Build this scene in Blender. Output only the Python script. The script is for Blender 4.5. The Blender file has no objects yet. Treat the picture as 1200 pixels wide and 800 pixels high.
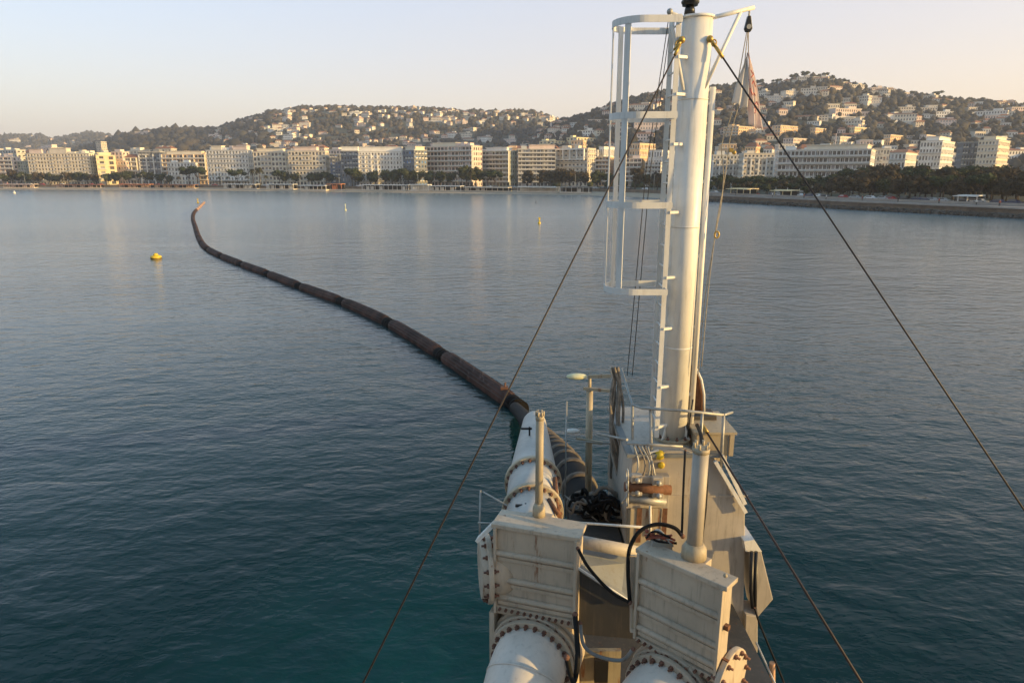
import bpy, math, random
import numpy as np
from mathutils import Vector, Matrix, noise as mnoise

random.seed(7)
rng = np.random.default_rng(7)
R = math.radians
SC = bpy.context.scene
COL = SC.collection

# ------------------------------------------------------------------ camera, sky, sun, exposure
CAM_H = 12.0
PITCH = R(13.77)
cam_data = bpy.data.cameras.new('camera')
cam = bpy.data.objects.new('camera', cam_data)
COL.objects.link(cam)
cam_data.lens = 24.0
cam_data.sensor_width = 36.0
cam_data.clip_start = 0.1
cam_data.clip_end = 30000
cam.location = (0, 0, CAM_H)
cam.rotation_euler = (R(90) - PITCH, 0, 0)
SC.camera = cam

SUN_AZ = R(108)      # clockwise from the viewing direction (+Y)
SUN_EL = R(9.0)
world = bpy.data.worlds.new("World")
SC.world = world
world.use_nodes = True
wn = world.node_tree
wn.nodes.clear()
sky = wn.nodes.new('ShaderNodeTexSky')
sky.sky_type = 'NISHITA'
sky.sun_disc = False
sky.sun_elevation = SUN_EL
sky.sun_rotation = SUN_AZ
sky.altitude = 0
sky.air_density = 1.0
sky.dust_density = 1.3
sky.ozone_density = 1.6
bg = wn.nodes.new('ShaderNodeBackground')
bg.inputs['Strength'].default_value = 0.05
wo = wn.nodes.new('ShaderNodeOutputWorld')
wn.links.new(sky.outputs[0], bg.inputs[0])
# evening veil over the Nishita sky: pale and blue high up, cream low down, warmer towards the sun
geo = wn.nodes.new('ShaderNodeTexCoord')
sep = wn.nodes.new('ShaderNodeSeparateXYZ')
wn.links.new(geo.outputs['Generated'], sep.inputs[0])


def sky_ramp(stops):
    r = wn.nodes.new('ShaderNodeValToRGB')
    e = r.color_ramp.elements
    while len(e) < len(stops):
        e.new(0.5)
    for el_, (p, c) in zip(e, stops):
        el_.position = p
        el_.color = (*c, 1)
    wn.links.new(sep.outputs[2], r.inputs[0])
    return r.outputs[0]


r_away = sky_ramp([(0.0, (.205, .155, .165)), (.05, (.205, .165, .175)), (.10, (.195, .17, .185)), (.16, (.175, .175, .21)), (.24, (.15, .175, .235)), (.38, (.075, .125, .175)), (.55, (.035, .085, .125)), (1.0, (.03, .075, .12))])
r_sun = sky_ramp([(0.0, (.37, .20, .10)), (.05, (.355, .21, .115)), (.10, (.325, .215, .145)), (.16, (.285, .205, .165)), (.24, (.255, .20, .18)), (.38, (.14, .155, .165)), (.55, (.055, .095, .125)), (1.0, (.03, .075, .12))])
dotn = wn.nodes.new('ShaderNodeVectorMath')
dotn.operation = 'DOT_PRODUCT'
wn.links.new(geo.outputs['Generated'], dotn.inputs[0])
dotn.inputs[1].default_value = (math.sin(SUN_AZ), math.cos(SUN_AZ), 0)
mr_ = wn.nodes.new('ShaderNodeMapRange')
mr_.inputs[1].default_value = -1
mr_.inputs[2].default_value = 1
wn.links.new(dotn.outputs['Value'], mr_.inputs[0])
mx_ = wn.nodes.new('ShaderNodeMix')
mx_.data_type = 'RGBA'
wn.links.new(mr_.outputs[0], mx_.inputs[0])
wn.links.new(r_away, mx_.inputs[6])
wn.links.new(r_sun, mx_.inputs[7])
bg2 = wn.nodes.new('ShaderNodeBackground')
bg2.inputs['Strength'].default_value = 1.0
wn.links.new(mx_.outputs[2], bg2.inputs[0])
ad_ = wn.nodes.new('ShaderNodeAddShader')
wn.links.new(bg.outputs[0], ad_.inputs[0])
wn.links.new(bg2.outputs[0], ad_.inputs[1])
wn.links.new(ad_.outputs[0], wo.inputs[0])

sun_data = bpy.data.lights.new('sun', 'SUN')
sun_data.energy = 2.9
sun_data.angle = R(0.6)
sun_data.color = (1.0, 0.67, 0.25)
sun = bpy.data.objects.new('sun', sun_data)
COL.objects.link(sun)
sdir = Vector((math.cos(SUN_EL) * math.sin(SUN_AZ), math.cos(SUN_EL) * math.cos(SUN_AZ), math.sin(SUN_EL)))
sun.rotation_euler = sdir.to_track_quat('Z', 'Y').to_euler()
sun.location = (40, 0, 60)

SC.render.engine = 'CYCLES'
SC.cycles.max_bounces = 6
SC.cycles.volume_bounces = 1
SC.cycles.use_denoising = True
SC.view_settings.view_transform = 'Standard'
SC.view_settings.look = 'None'
SC.view_settings.exposure = 1.47
SC.view_settings.gamma = 1

# ------------------------------------------------------------------ geometry helpers
CP, SP = math.cos(PITCH), math.sin(PITCH)


def at(px, py, Y):
    """world point at forward distance Y on the line of sight of a photo pixel"""
    v = (400 - py) / 800.0
    s = Y / (CP + v * SP)
    return Vector(((px - 600) / 800.0 * s, Y, CAM_H + s * (v * CP - SP)))


def at_z(px, py, z):
    v = (400 - py) / 800.0
    s = (z - CAM_H) / (v * CP - SP)
    return Vector(((px - 600) / 800.0 * s, s * (CP + v * SP), z))


class MB:
    def __init__(self):
        self.v = []
        self.f = []
        self.mi = []
        self.sm = []

    def add(self, verts, faces, mi=0, smooth=False):
        b = len(self.v)
        self.v += [tuple(p) for p in verts]
        for fc in faces:
            self.f.append(tuple(b + i for i in fc))
            self.mi.append(mi)
            self.sm.append(smooth)
        return self

    def box(self, c, s, rot=None, mi=0):
        hx, hy, hz = s[0] / 2, s[1] / 2, s[2] / 2
        c = Vector(c)
        vs = []
        for x, y, z in ((-hx, -hy, -hz), (hx, -hy, -hz), (hx, hy, -hz), (-hx, hy, -hz),
                        (-hx, -hy, hz), (hx, -hy, hz), (hx, hy, hz), (-hx, hy, hz)):
            p = Vector((x, y, z))
            if rot is not None:
                p = rot @ p
            vs.append(c + p)
        return self.add(vs, [(0, 3, 2, 1), (4, 5, 6, 7), (0, 1, 5, 4), (1, 2, 6, 5), (2, 3, 7, 6), (3, 0, 4, 7)], mi)

    def bb(self, x0, x1, y0, y1, z0, z1, mi=0):
        return self.box(((x0 + x1) / 2, (y0 + y1) / 2, (z0 + z1) / 2), (x1 - x0, y1 - y0, z1 - z0), None, mi)

    def bar(self, a, b, w, h, up=(0, 0, 1), mi=0):
        a = Vector(a); b = Vector(b)
        d = (b - a)
        L = d.length
        d.normalize()
        upv = Vector(up)
        if abs(d.dot(upv)) > 0.98:
            upv = Vector((0, 1, 0))
        s = d.cross(upv).normalized()
        u = s.cross(d).normalized()
        m = Matrix((s, d, u)).transposed()
        return self.box((a + b) / 2, (w, L, h), m, mi)

    def tube(self, pts, r, seg=10, caps=True, mi=0, smooth=True, closed=False):
        pts = [Vector(p) for p in pts]
        n = len(pts)
        rs = r if isinstance(r, (list, tuple)) else [r] * n
        b = len(self.v)
        prev = None
        for i, p in enumerate(pts):
            if closed:
                d = (pts[(i + 1) % n] - pts[i - 1]).normalized()
            else:
                d = (pts[min(i + 1, n - 1)] - pts[max(i - 1, 0)]).normalized()
            if prev is None:
                ref = Vector((0, 0, 1)) if abs(d.z) < 0.9 else Vector((1, 0, 0))
                s = d.cross(ref).normalized()
            else:
                s = (prev - d * prev.dot(d)).normalized()
            prev = s
            t = d.cross(s)
            for k in range(seg):
                a = 2 * math.pi * k / seg
                self.v.append(tuple(p + (s * math.cos(a) + t * math.sin(a)) * rs[i]))
        rings = n if closed else n - 1
        for i in range(rings):
            j = (i + 1) % n
            for k in range(seg):
                k2 = (k + 1) % seg
                self.f.append((b + i * seg + k, b + i * seg + k2, b + j * seg + k2, b + j * seg + k))
                self.mi.append(mi); self.sm.append(smooth)
        if caps and not closed:
            self.f.append(tuple(b + k for k in reversed(range(seg))))
            self.f.append(tuple(b + (n - 1) * seg + k for k in range(seg)))
            self.mi += [mi, mi]; self.sm += [False, False]
        return self

    def prism(self, poly, off, mi=0):
        """closed polygon (list of 3D points) extruded by vector off"""
        off = Vector(off)
        n = len(poly)
        vs = [Vector(p) for p in poly] + [Vector(p) + off for p in poly]
        fs = [tuple(range(n)), tuple(reversed(range(n, 2 * n)))]
        for i in range(n):
            j = (i + 1) % n
            fs.append((i, n + i, n + j, j))
        return self.add(vs, fs, mi)

    def ball(self, c, r, seg=12, rings=8, mi=0, sc=(1, 1, 1)):
        c = Vector(c)
        vs = []; fs = []
        for i in range(rings + 1):
            th = math.pi * i / rings
            for k in range(seg):
                a = 2 * math.pi * k / seg
                vs.append(c + Vector((math.sin(th) * math.cos(a) * r * sc[0], math.sin(th) * math.sin(a) * r * sc[1], math.cos(th) * r * sc[2])))
        for i in range(rings):
            for k in range(seg):
                k2 = (k + 1) % seg
                fs.append((i * seg + k, (i + 1) * seg + k, (i + 1) * seg + k2, i * seg + k2))
        return self.add(vs, fs, mi, True)

    def mesh(self, name, mats, bevel=None):
        me = bpy.data.meshes.new(name)
        me.from_pydata(self.v, [], self.f)
        if not isinstance(mats, (list, tuple)):
            mats = [mats]
        for m in mats:
            me.materials.append(m)
        me.polygons.foreach_set('material_index', self.mi)
        me.polygons.foreach_set('use_smooth', self.sm)
        me.update()
        return me

    def build(self, name, mats, parent=None, local=False, bevel=None):
        me = self.mesh(name, mats)
        o = bpy.data.objects.new(name, me)
        COL.objects.link(o)
        if parent is not None:
            o.parent = parent
            if not local:
                pl = Vector(parent.location)
                if parent.parent is not None:
                    pl = pl + parent.parent.location if parent.get('_abs') is None else pl
                o.location = -WORLD[parent.name] if parent.name in WORLD else -pl
        WORLD[o.name] = Vector((0, 0, 0)) if not local else None
        if bevel:
            m = o.modifiers.new('bevel', 'BEVEL')
            m.width = bevel
            m.segments = 2
            m.limit_method = 'ANGLE'
            m.angle_limit = R(40)
        return o


WORLD = {}   # where each parent's origin stands in world space


def tag(o, label=None, cat=None, group=None, kind=None):
    if label: o['label'] = label
    if cat: o['category'] = cat
    if group: o['group'] = group
    if kind: o['kind'] = kind
    return o


def thing(name, label, cat, loc=(0, 0, 0), rz=0.0, group=None):
    o = bpy.data.objects.new(name, None)
    o.empty_display_size = 0.3
    COL.objects.link(o)
    o.location = loc
    o.rotation_euler = (0, 0, rz)
    WORLD[o.name] = Vector(loc)
    return tag(o, label, cat, group)


def inst(name, me, parent=None, loc=(0, 0, 0), rz=0.0, sc=None):
    o = bpy.data.objects.new(name, me)
    COL.objects.link(o)
    o.location = loc
    o.rotation_euler = (0, 0, rz)
    if sc is not None:
        o.scale = sc if isinstance(sc, (tuple, list)) else (sc, sc, sc)
    if parent is not None:
        o.parent = parent
    return o


# ------------------------------------------------------------------ materials
def new_mat(name):
    m = bpy.data.materials.new(name)
    m.use_nodes = True
    nt = m.node_tree
    return m, nt, nt.nodes['Principled BSDF']


def N(nt, t, **kw):
    n = nt.nodes.new(t)
    for k, v in kw.items():
        setattr(n, k, v)
    return n


def noise_node(nt, scale, detail=4, rough=0.55, stretch=None, coord='Object'):
    tc = N(nt, 'ShaderNodeTexCoord')
    no = N(nt, 'ShaderNodeTexNoise')
    no.inputs['Scale'].default_value = scale
    no.inputs['Detail'].default_value = detail
    no.inputs['Roughness'].default_value = rough
    if stretch:
        mp = N(nt, 'ShaderNodeMapping')
        mp.inputs['Scale'].default_value = stretch
        nt.links.new(tc.outputs[coord], mp.inputs[0])
        nt.links.new(mp.outputs[0], no.inputs[0])
    else:
        nt.links.new(tc.outputs[coord], no.inputs[0])
    return no


def ramp(nt, src, stops):
    r = N(nt, 'ShaderNodeValToRGB')
    els = r.color_ramp.elements
    while len(els) < len(stops):
        els.new(0.5)
    for e, (p, c) in zip(els, stops):
        e.position = p
        e.color = (c[0], c[1], c[2], 1) if not isinstance(c, float) else (c, c, c, 1)
    nt.links.new(src, r.inputs[0])
    return r


def mixc(nt, fac, a, b):
    m = N(nt, 'ShaderNodeMix', data_type='RGBA')
    for i, v in ((0, fac),):
        if hasattr(v, 'links') or hasattr(v, 'is_linked'):
            nt.links.new(v, m.inputs[0])
        else:
            m.inputs[0].default_value = v
    for idx, v in ((6, a), (7, b)):
        if isinstance(v, (tuple, list)):
            m.inputs[idx].default_value = (v[0], v[1], v[2], 1)
        else:
            nt.links.new(v, m.inputs[idx])
    return m.outputs[2]


def paint(name, col, rust=0.5, rough=0.45, rustcol=(0.23, 0.085, 0.03), grime=0.25, scale=2.5):
    """ship paint: chalky tone changes, vertical grime runs, rust blooms and streaks"""
    m, nt, b = new_mat(name)
    n1 = noise_node(nt, 1.3, 5, 0.6)
    base = mixc(nt, ramp(nt, n1.outputs[0], [(0.3, 0.0), (0.7, 1.0)]).outputs[0], tuple(c * (1 - grime * 0.55) for c in col), tuple(min(c * 1.04, .9) for c in col))
    n2 = noise_node(nt, scale, 6, 0.65, (7, 7, 0.7))
    f2 = ramp(nt, n2.outputs[0], [(0.52, 0.0), (0.74, 1.0)])
    mul = N(nt, 'ShaderNodeMath', operation='MULTIPLY')
    nt.links.new(f2.outputs[0], mul.inputs[0]); mul.inputs[1].default_value = grime
    c2 = mixc(nt, mul.outputs[0], base, (0.16, 0.13, 0.10))
    n3 = noise_node(nt, scale * 0.8, 8, 0.7, (4, 4, 0.55))
    lo = 0.74 - 0.2 * rust
    f3 = ramp(nt, n3.outputs[0], [(lo, 0.0), (lo + 0.07, 0.85)])
    c3 = mixc(nt, f3.outputs[0], c2, rustcol)
    nt.links.new(c3, b.inputs['Base Color'])
    rr = ramp(nt, n1.outputs[0], [(0.2, rough + 0.18), (0.8, rough - 0.08)])
    nt.links.new(rr.outputs[0], b.inputs['Roughness'])
    bp = N(nt, 'ShaderNodeBump'); bp.inputs['Strength'].default_value = 0.18; bp.inputs['Distance'].default_value = 0.01
    nb = noise_node(nt, 9, 5, 0.6)
    nt.links.new(nb.outputs[0], bp.inputs['Height'])
    nt.links.new(bp.outputs[0], b.inputs['Normal'])
    return m


def plain(name, col, rough=0.7, var=0.25, scale=3.0, metal=0.0, bump=0.0, spec=0.5):
    m, nt, b = new_mat(name)
    n1 = noise_node(nt, scale, 5, 0.6)
    c = mixc(nt, ramp(nt, n1.outputs[0], [(0.3, 0.0), (0.7, 1.0)]).outputs[0], tuple(x * (1 - var) for x in col), tuple(min(1, x * (1 + var * 0.6)) for x in col))
    nt.links.new(c, b.inputs['Base Color'])
    b.inputs['Roughness'].default_value = rough
    b.inputs['Metallic'].default_value = metal
    b.inputs['Specular IOR Level'].default_value = spec
    if bump:
        bp = N(nt, 'ShaderNodeBump'); bp.inputs['Strength'].default_value = bump; bp.inputs['Distance'].default_value = 0.02
        nb = noise_node(nt, scale * 6, 5, 0.6)
        nt.links.new(nb.outputs[0], bp.inputs['Height'])
        nt.links.new(bp.outputs[0], b.inputs['Normal'])
    return m


M = {}
M['white_paint'] = paint('white_paint', (0.86, 0.83, 0.77), 0.28, 0.38, grime=0.3)
M['cage_paint'] = paint('cage_paint', (0.80, 0.78, 0.74), 0.35, 0.42, grime=0.3)
M['hull_paint'] = paint('hull_paint', (0.53, 0.47, 0.40), 0.6, 0.5, grime=0.5)
M['valve_paint'] = paint('valve_paint', (0.60, 0.50, 0.385), 0.62, 0.5, grime=0.5)
M['pipe_paint'] = paint('pipe_paint', (0.76, 0.69, 0.61), 0.3, 0.38, grime=0.25)
M['cone_paint'] = paint('cone_paint', (0.60, 0.56, 0.51), 0.45, 0.45, grime=0.3)
M['grey_paint'] = paint('grey_paint', (0.26, 0.27, 0.27), 0.5, 0.5, grime=0.5)
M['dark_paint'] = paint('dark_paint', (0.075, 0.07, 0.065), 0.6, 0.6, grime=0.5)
M['deck_rust'] = paint('deck_rust', (0.42, 0.36, 0.25), 1.0, 0.65, grime=0.8)
M['tan_paint'] = paint('tan_paint', (0.52, 0.43, 0.30), 0.8, 0.5, grime=0.5)
M['rust'] = plain('rusty_steel', (0.19, 0.085, 0.045), 0.85, 0.5, 14, bump=0.5)
M['bolt'] = plain('bolt_steel', (0.19, 0.09, 0.06), 0.7, 0.5, 20, bump=0.3)
M['steel'] = plain('galvanised_steel', (0.42, 0.41, 0.38), 0.5, 0.3, 6, 0.3)
M['rubber'] = plain('black_rubber', (0.013, 0.012, 0.012), 0.75, 0.3, 8, bump=0.2, spec=0.25)
M['joint'] = plain('wet_black_joint', (0.006, 0.005, 0.005), 0.8, 0.2, 8, spec=0.15)
M['rubber_band'] = plain('worn_hose_band', (0.13, 0.105, 0.08), 0.7, 0.5, 7, bump=0.3)
M['wire'] = plain('wire_rope', (0.035, 0.025, 0.022), 0.6, 0.3, 30)
M['wire_red'] = plain('preserved_wire_rope', (0.05, 0.028, 0.022), 0.6, 0.3, 30)
M['rope'] = plain('pale_rope', (0.42, 0.36, 0.27), 0.85, 0.35, 25)
M['net'] = plain('weathered_rope', (0.26, 0.22, 0.18), 0.9, 0.5, 9, bump=0.4)
M['brass'] = plain('brass_shackle', (0.50, 0.34, 0.10), 0.45, 0.4, 18, 0.5)
M['black'] = plain('black_plastic', (0.015, 0.015, 0.017), 0.4, 0.2, 8)
M['yellow'] = plain('yellow_plastic', (0.75, 0.52, 0.03), 0.45, 0.15, 5)
M['orange'] = plain('orange_float', (0.58, 0.33, 0.19), 0.6, 0.3, 2)
M['redrust'] = plain('red_hose', (0.34, 0.08, 0.04), 0.6, 0.5, 12)
M['lampglass'] = plain('lamp_glass', (0.75, 0.72, 0.45), 0.2, 0.1, 5)


def mat_flag(name, c, stripe):
    m, nt, b = new_mat(name)
    n = noise_node(nt, 6, 3)
    cc = mixc(nt, ramp(nt, n.outputs[0], [(0.35, 0.0), (0.65, 1.0)]).outputs[0], c, stripe)
    nt.links.new(cc, b.inputs['Base Color'])
    b.inputs['Roughness'].default_value = 0.9
    tr = N(nt, 'ShaderNodeBsdfTranslucent')
    nt.links.new(cc, tr.inputs[0])
    mx = N(nt, 'ShaderNodeMixShader'); mx.inputs[0].default_value = 0.6
    out = nt.nodes['Material Output']
    nt.links.new(b.outputs[0], mx.inputs[1]); nt.links.new(tr.outputs[0], mx.inputs[2])
    nt.links.new(mx.outputs[0], out.inputs[0])
    return m


M['flag_white'] = mat_flag('flag_white_cloth', (0.84, 0.82, 0.80), (0.88, 0.86, 0.84))
M['flag_pink'] = mat_flag('flag_pink_cloth', (0.90, 0.76, 0.72), (0.90, 0.84, 0.80))
M['flag_red'] = plain('flag_red_print', (0.60, 0.14, 0.13), 0.9, 0.1, 5)


def mat_pipe_float():
    m, nt, b = new_mat('brown_float_rubber')
    n = noise_node(nt, 0.8, 5, 0.6)
    c = mixc(nt, ramp(nt, n.outputs[0], [(0.35, 0.0), (0.7, 1.0)]).outputs[0], (0.035, 0.020, 0.016), (0.125, 0.062, 0.046))
    # pale lengthwise scuffs
    n2 = noise_node(nt, 5, 3, 0.5, (1, 0.05, 1))
    c2 = mixc(nt, ramp(nt, n2.outputs[0], [(0.6, 0.0), (0.66, 0.55)]).outputs[0], c, (0.20, 0.13, 0.105))
    nt.links.new(c2, b.inputs['Base Color'])
    b.inputs['Roughness'].default_value = 0.85
    b.inputs['Specular IOR Level'].default_value = 0.2
    bp = N(nt, 'ShaderNodeBump'); bp.inputs['Strength'].default_value = 0.5; bp.inputs['Distance'].default_value = 0.03
    nt.links.new(n2.outputs[0], bp.inputs['Height']); nt.links.new(bp.outputs[0], b.inputs['Normal'])
    return m


M['float'] = mat_pipe_float()


def mat_water():
    m, nt, b = new_mat('sea_water')
    tc = N(nt, 'ShaderNodeTexCoord')
    # aerated lighter water near the ship's bow, soft shape of its own
    g = N(nt, 'ShaderNodeTexGradient', gradient_type='SPHERICAL')
    mp = N(nt, 'ShaderNodeMapping')
    mp.vector_type = 'POINT'
    mp.inputs['Location'].default_value = (0.30, -0.99, 0)
    mp.inputs['Scale'].default_value = (0.125, 0.085, 0.1)
    nt.links.new(tc.outputs['Object'], mp.inputs[0]); nt.links.new(mp.outputs[0], g.inputs[0])
    nz = noise_node(nt, 0.35, 4, 0.6)
    mul = N(nt, 'ShaderNodeMath', operation='MULTIPLY')
    nt.links.new(g.outputs[1], mul.inputs[0]); nt.links.new(nz.outputs[0], mul.inputs[1])
    f = ramp(nt, mul.outputs[0], [(0.02, 0.0), (0.42, 1.0)])
    nl = noise_node(nt, 0.02, 4, 0.6)
    deep = mixc(nt, ramp(nt, nl.outputs[0], [(0.35, 0.0), (0.65, 1.0)]).outputs[0], (0.0, 0.018, 0.019), (0.0, 0.026, 0.026))
    c = mixc(nt, f.outputs[0], deep, (0.003, 0.050, 0.052))
    # base colour pales with distance: sky reflection put into it, besides the sandy shallows
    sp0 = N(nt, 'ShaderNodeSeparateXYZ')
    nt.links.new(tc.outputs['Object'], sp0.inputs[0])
    far_lift = N(nt, 'ShaderNodeMapRange')
    far_lift.inputs[1].default_value = 22; far_lift.inputs[2].default_value = 200
    nt.links.new(sp0.outputs[1], far_lift.inputs[0])
    c = mixc(nt, far_lift.outputs[0], c, (0.145, 0.205, 0.225))
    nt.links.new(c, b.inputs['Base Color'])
    b.inputs['Roughness'].default_value = 0.03
    b.inputs['IOR'].default_value = 1.30
    # waves: swell, chop and ripples at three sizes
    def w(scale, stretch, rot, detail, dist):
        mp = N(nt, 'ShaderNodeMapping')
        mp.inputs['Scale'].default_value = stretch
        mp.inputs['Rotation'].default_value = (0, 0, rot)
        nt.links.new(tc.outputs['Object'], mp.inputs[0])
        n = N(nt, 'ShaderNodeTexNoise'); n.inputs['Scale'].default_value = scale
        n.inputs['Detail'].default_value = detail; n.inputs['Roughness'].default_value = 0.5
        n.inputs['Distortion'].default_value = 0.3
        nt.links.new(mp.outputs[0], n.inputs[0])
        mm = N(nt, 'ShaderNodeMath', operation='MULTIPLY'); mm.inputs[1].default_value = dist
        nt.links.new(n.outputs[0], mm.inputs[0])
        return mm.outputs[0]
    a = w(0.16, (0.6, 1.0, 1), R(-14), 2, 0.85)
    c_ = w(0.85, (0.6, 1.0, 1), R(-24), 4, 0.66)
    d = w(3.0, (0.65, 1.0, 1), R(12), 5, 0.22)
    s1 = N(nt, 'ShaderNodeMath', operation='ADD'); s2 = N(nt, 'ShaderNodeMath', operation='ADD')
    nt.links.new(a, s1.inputs[0]); nt.links.new(c_, s1.inputs[1])
    nt.links.new(s1.outputs[0], s2.inputs[0]); nt.links.new(d, s2.inputs[1])
    # the wind touches some areas more than others
    nw = noise_node(nt, 0.012, 3, 0.5, (0.6, 1.6, 1))
    st = ramp(nt, nw.outputs[0], [(0.35, 0.38), (0.65, 0.72)])
    # sheltered, calmer water towards the beach
    sp = N(nt, 'ShaderNodeSeparateXYZ')
    nt.links.new(tc.outputs['Object'], sp.inputs[0])
    lee = N(nt, 'ShaderNodeMapRange')
    lee.inputs[1].default_value = 15; lee.inputs[2].default_value = 400
    lee.inputs[3].default_value = 0.62; lee.inputs[4].default_value = 0.25
    nt.links.new(sp.outputs[1], lee.inputs[0])
    rgh = N(nt, 'ShaderNodeMapRange')
    rgh.inputs[1].default_value = 15; rgh.inputs[2].default_value = 220
    rgh.inputs[3].default_value = 0.03; rgh.inputs[4].default_value = 0.22
    nt.links.new(sp.outputs[1], rgh.inputs[0])
    nt.links.new(rgh.outputs[0], b.inputs['Roughness'])
    stm = N(nt, 'ShaderNodeMath', operation='MULTIPLY')
    nt.links.new(st.outputs[0], stm.inputs[0]); nt.links.new(lee.outputs[0], stm.inputs[1])
    bp = N(nt, 'ShaderNodeBump')
    bp.inputs['Distance'].default_value = 0.55
    nt.links.new(stm.outputs[0], bp.inputs['Strength'])
    nt.links.new(s2.outputs[0], bp.inputs['Height'])
    nt.links.new(bp.outputs[0], b.inputs['Normal'])
    return m


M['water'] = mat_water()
M['sand'] = plain('beach_sand', (0.46, 0.36, 0.26), 0.95, 0.2, 0.15)
M['paving'] = plain('promenade_paving', (0.27, 0.22, 0.185), 0.85, 0.2, 0.2)
M['stone'] = plain('sea_wall_stone', (0.20, 0.15, 0.11), 0.9, 0.4, 0.35, bump=0.5)
M['dark_stone'] = plain('wet_rocks', (0.10, 0.085, 0.07), 0.8, 0.5, 0.6, bump=0.5)
M['cap_stone'] = plain('pale_coping', (0.36, 0.31, 0.27), 0.8, 0.2, 0.3)
M['hill_soil'] = plain('hill_scrub', (0.085, 0.085, 0.055), 0.95, 0.45, 0.01)
M['asphalt'] = plain('asphalt', (0.06, 0.06, 0.06), 0.9, 0.2, 0.2)


def mat_foliage(name, c0, c1, c2, scale=0.25):
    m, nt, b = new_mat(name)
    n = noise_node(nt, scale, 3, 0.6)
    oi = N(nt, 'ShaderNodeObjectInfo')
    g = N(nt, 'ShaderNodeNewGeometry')
    r = ramp(nt, n.outputs[0], [(0.3, c0), (0.5, c1), (0.7, c2)])
    hsv = N(nt, 'ShaderNodeHueSaturation')
    mr = N(nt, 'ShaderNodeMapRange'); mr.inputs[3].default_value = 0.7; mr.inputs[4].default_value = 1.35
    nt.links.new(g.outputs['Random Per Island'], mr.inputs[0])
    nt.links.new(mr.outputs[0], hsv.inputs['Value'])
    nt.links.new(r.outputs[0], hsv.inputs['Color'])
    nt.links.new(hsv.outputs[0], b.inputs['Base Color'])
    b.inputs['Roughness'].default_value = 0.85
    b.inputs['Specular IOR Level'].default_value = 0.2
    return m


M['pine'] = mat_foliage('pine_foliage', (0.022, 0.035, 0.016), (0.035, 0.050, 0.022), (0.055, 0.065, 0.028))
M['oak'] = mat_foliage('evergreen_foliage', (0.030, 0.040, 0.016), (0.055, 0.062, 0.025), (0.085, 0.085, 0.035))
M['brown'] = mat_foliage('brown_winter_foliage', (0.036, 0.032, 0.018), (0.058, 0.044, 0.025), (0.085, 0.060, 0.033))
M['palm'] = mat_foliage('palm_fronds', (0.04, 0.045, 0.02), (0.065, 0.065, 0.03), (0.10, 0.085, 0.04))
M['forest'] = mat_foliage('hill_forest', (0.034, 0.036, 0.032), (0.052, 0.048, 0.040), (0.075, 0.064, 0.048), 0.01)
M['bark'] = plain('bark', (0.10, 0.075, 0.055), 0.9, 0.4, 2)

WALLS = {
    'white': (0.66, 0.63, 0.58), 'cream': (0.62, 0.54, 0.42), 'pink': (0.60, 0.47, 0.40), 'yellow': (0.68, 0.54, 0.31),
    'grey': (0.44, 0.43, 0.40), 'beige': (0.54, 0.47, 0.38), 'olive': (0.36, 0.36, 0.28), 'ochre': (0.62, 0.42, 0.24),
    'slate': (0.22, 0.23, 0.25), 'offwhite': (0.60, 0.57, 0.52)}
for k, c in WALLS.items():
    M['wall_' + k] = plain(k + '_render_wall', tuple(min(.85, x * 1.2 + .05) for x in c) if k != 'slate' else c, 0.85, 0.14, 0.25)


def mat_pane(name, c, rough=0.12):
    m, nt, b = new_mat(name)
    oi = N(nt, 'ShaderNodeObjectInfo')
    r = ramp(nt, oi.outputs['Random'], [(0.0, tuple(x * 0.5 for x in c)), (0.55, c), (0.8, tuple(min(1, x * 2.6) for x in c)), (1.0, tuple(min(1, x * 6) for x in c))])
    nt.links.new(r.outputs[0], b.inputs['Base Color'])
    b.inputs['Roughness'].default_value = rough
    return m


M['pane'] = mat_pane('window_pane', (0.085, 0.08, 0.08))
M['pane_blue'] = mat_pane('blue_glass', (0.03, 0.07, 0.16))
M['frame'] = plain('window_frame', (0.5, 0.47, 0.42), 0.6, 0.1)
M['tile'] = plain('terracotta_tiles', (0.34, 0.15, 0.085), 0.85, 0.35, 0.6, bump=0.4)
M['flatroof'] = plain('flat_roof_gravel', (0.34, 0.31, 0.27), 0.9, 0.25, 0.3)
M['slab'] = plain('balcony_slab', (0.66, 0.62, 0.56), 0.8, 0.1, 0.4)
M['awning'] = plain('white_awning', (0.72, 0.70, 0.66), 0.8, 0.1, 0.5)
M['orange_cloth'] = plain('orange_canvas', (0.68, 0.27, 0.12), 0.8, 0.15, 0.5)
M['hull_white'] = plain('boat_gelcoat', (0.75, 0.73, 0.70), 0.35, 0.05, 0.5)
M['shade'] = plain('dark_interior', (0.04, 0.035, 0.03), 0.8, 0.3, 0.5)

# ------------------------------------------------------------------ setting: water, shore, hills
def interp(x, tab):
    if x <= tab[0][0]: return tab[0][1]
    for (a, va), (b, vb) in zip(tab, tab[1:]):
        if x <= b:
            t = (x - a) / (b - a)
            return va + (vb - va) * t
    return tab[-1][1]


SHORE = [(-900, 640), (-300, 600), (0, 556), (200, 532), (450, 466), (570, 436), (690, 402), (760, 365), (830, 315), (900, 280), (1000, 240), (1100, 214), (1200, 192), (1350, 165), (1700, 120)]


def shore_pt(px, s, z):
    """point s metres inland of the waterline in the direction of a photo column"""
    Y = interp(px, SHORE) + s
    dc = Y * CP + (CAM_H - z) * SP
    return Vector(((px - 600) / 800.0 * dc, Y, z))


def el(y):
    v = (400 - y) / 800.0
    return (v * CP - SP) / (CP + v * SP)


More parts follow.
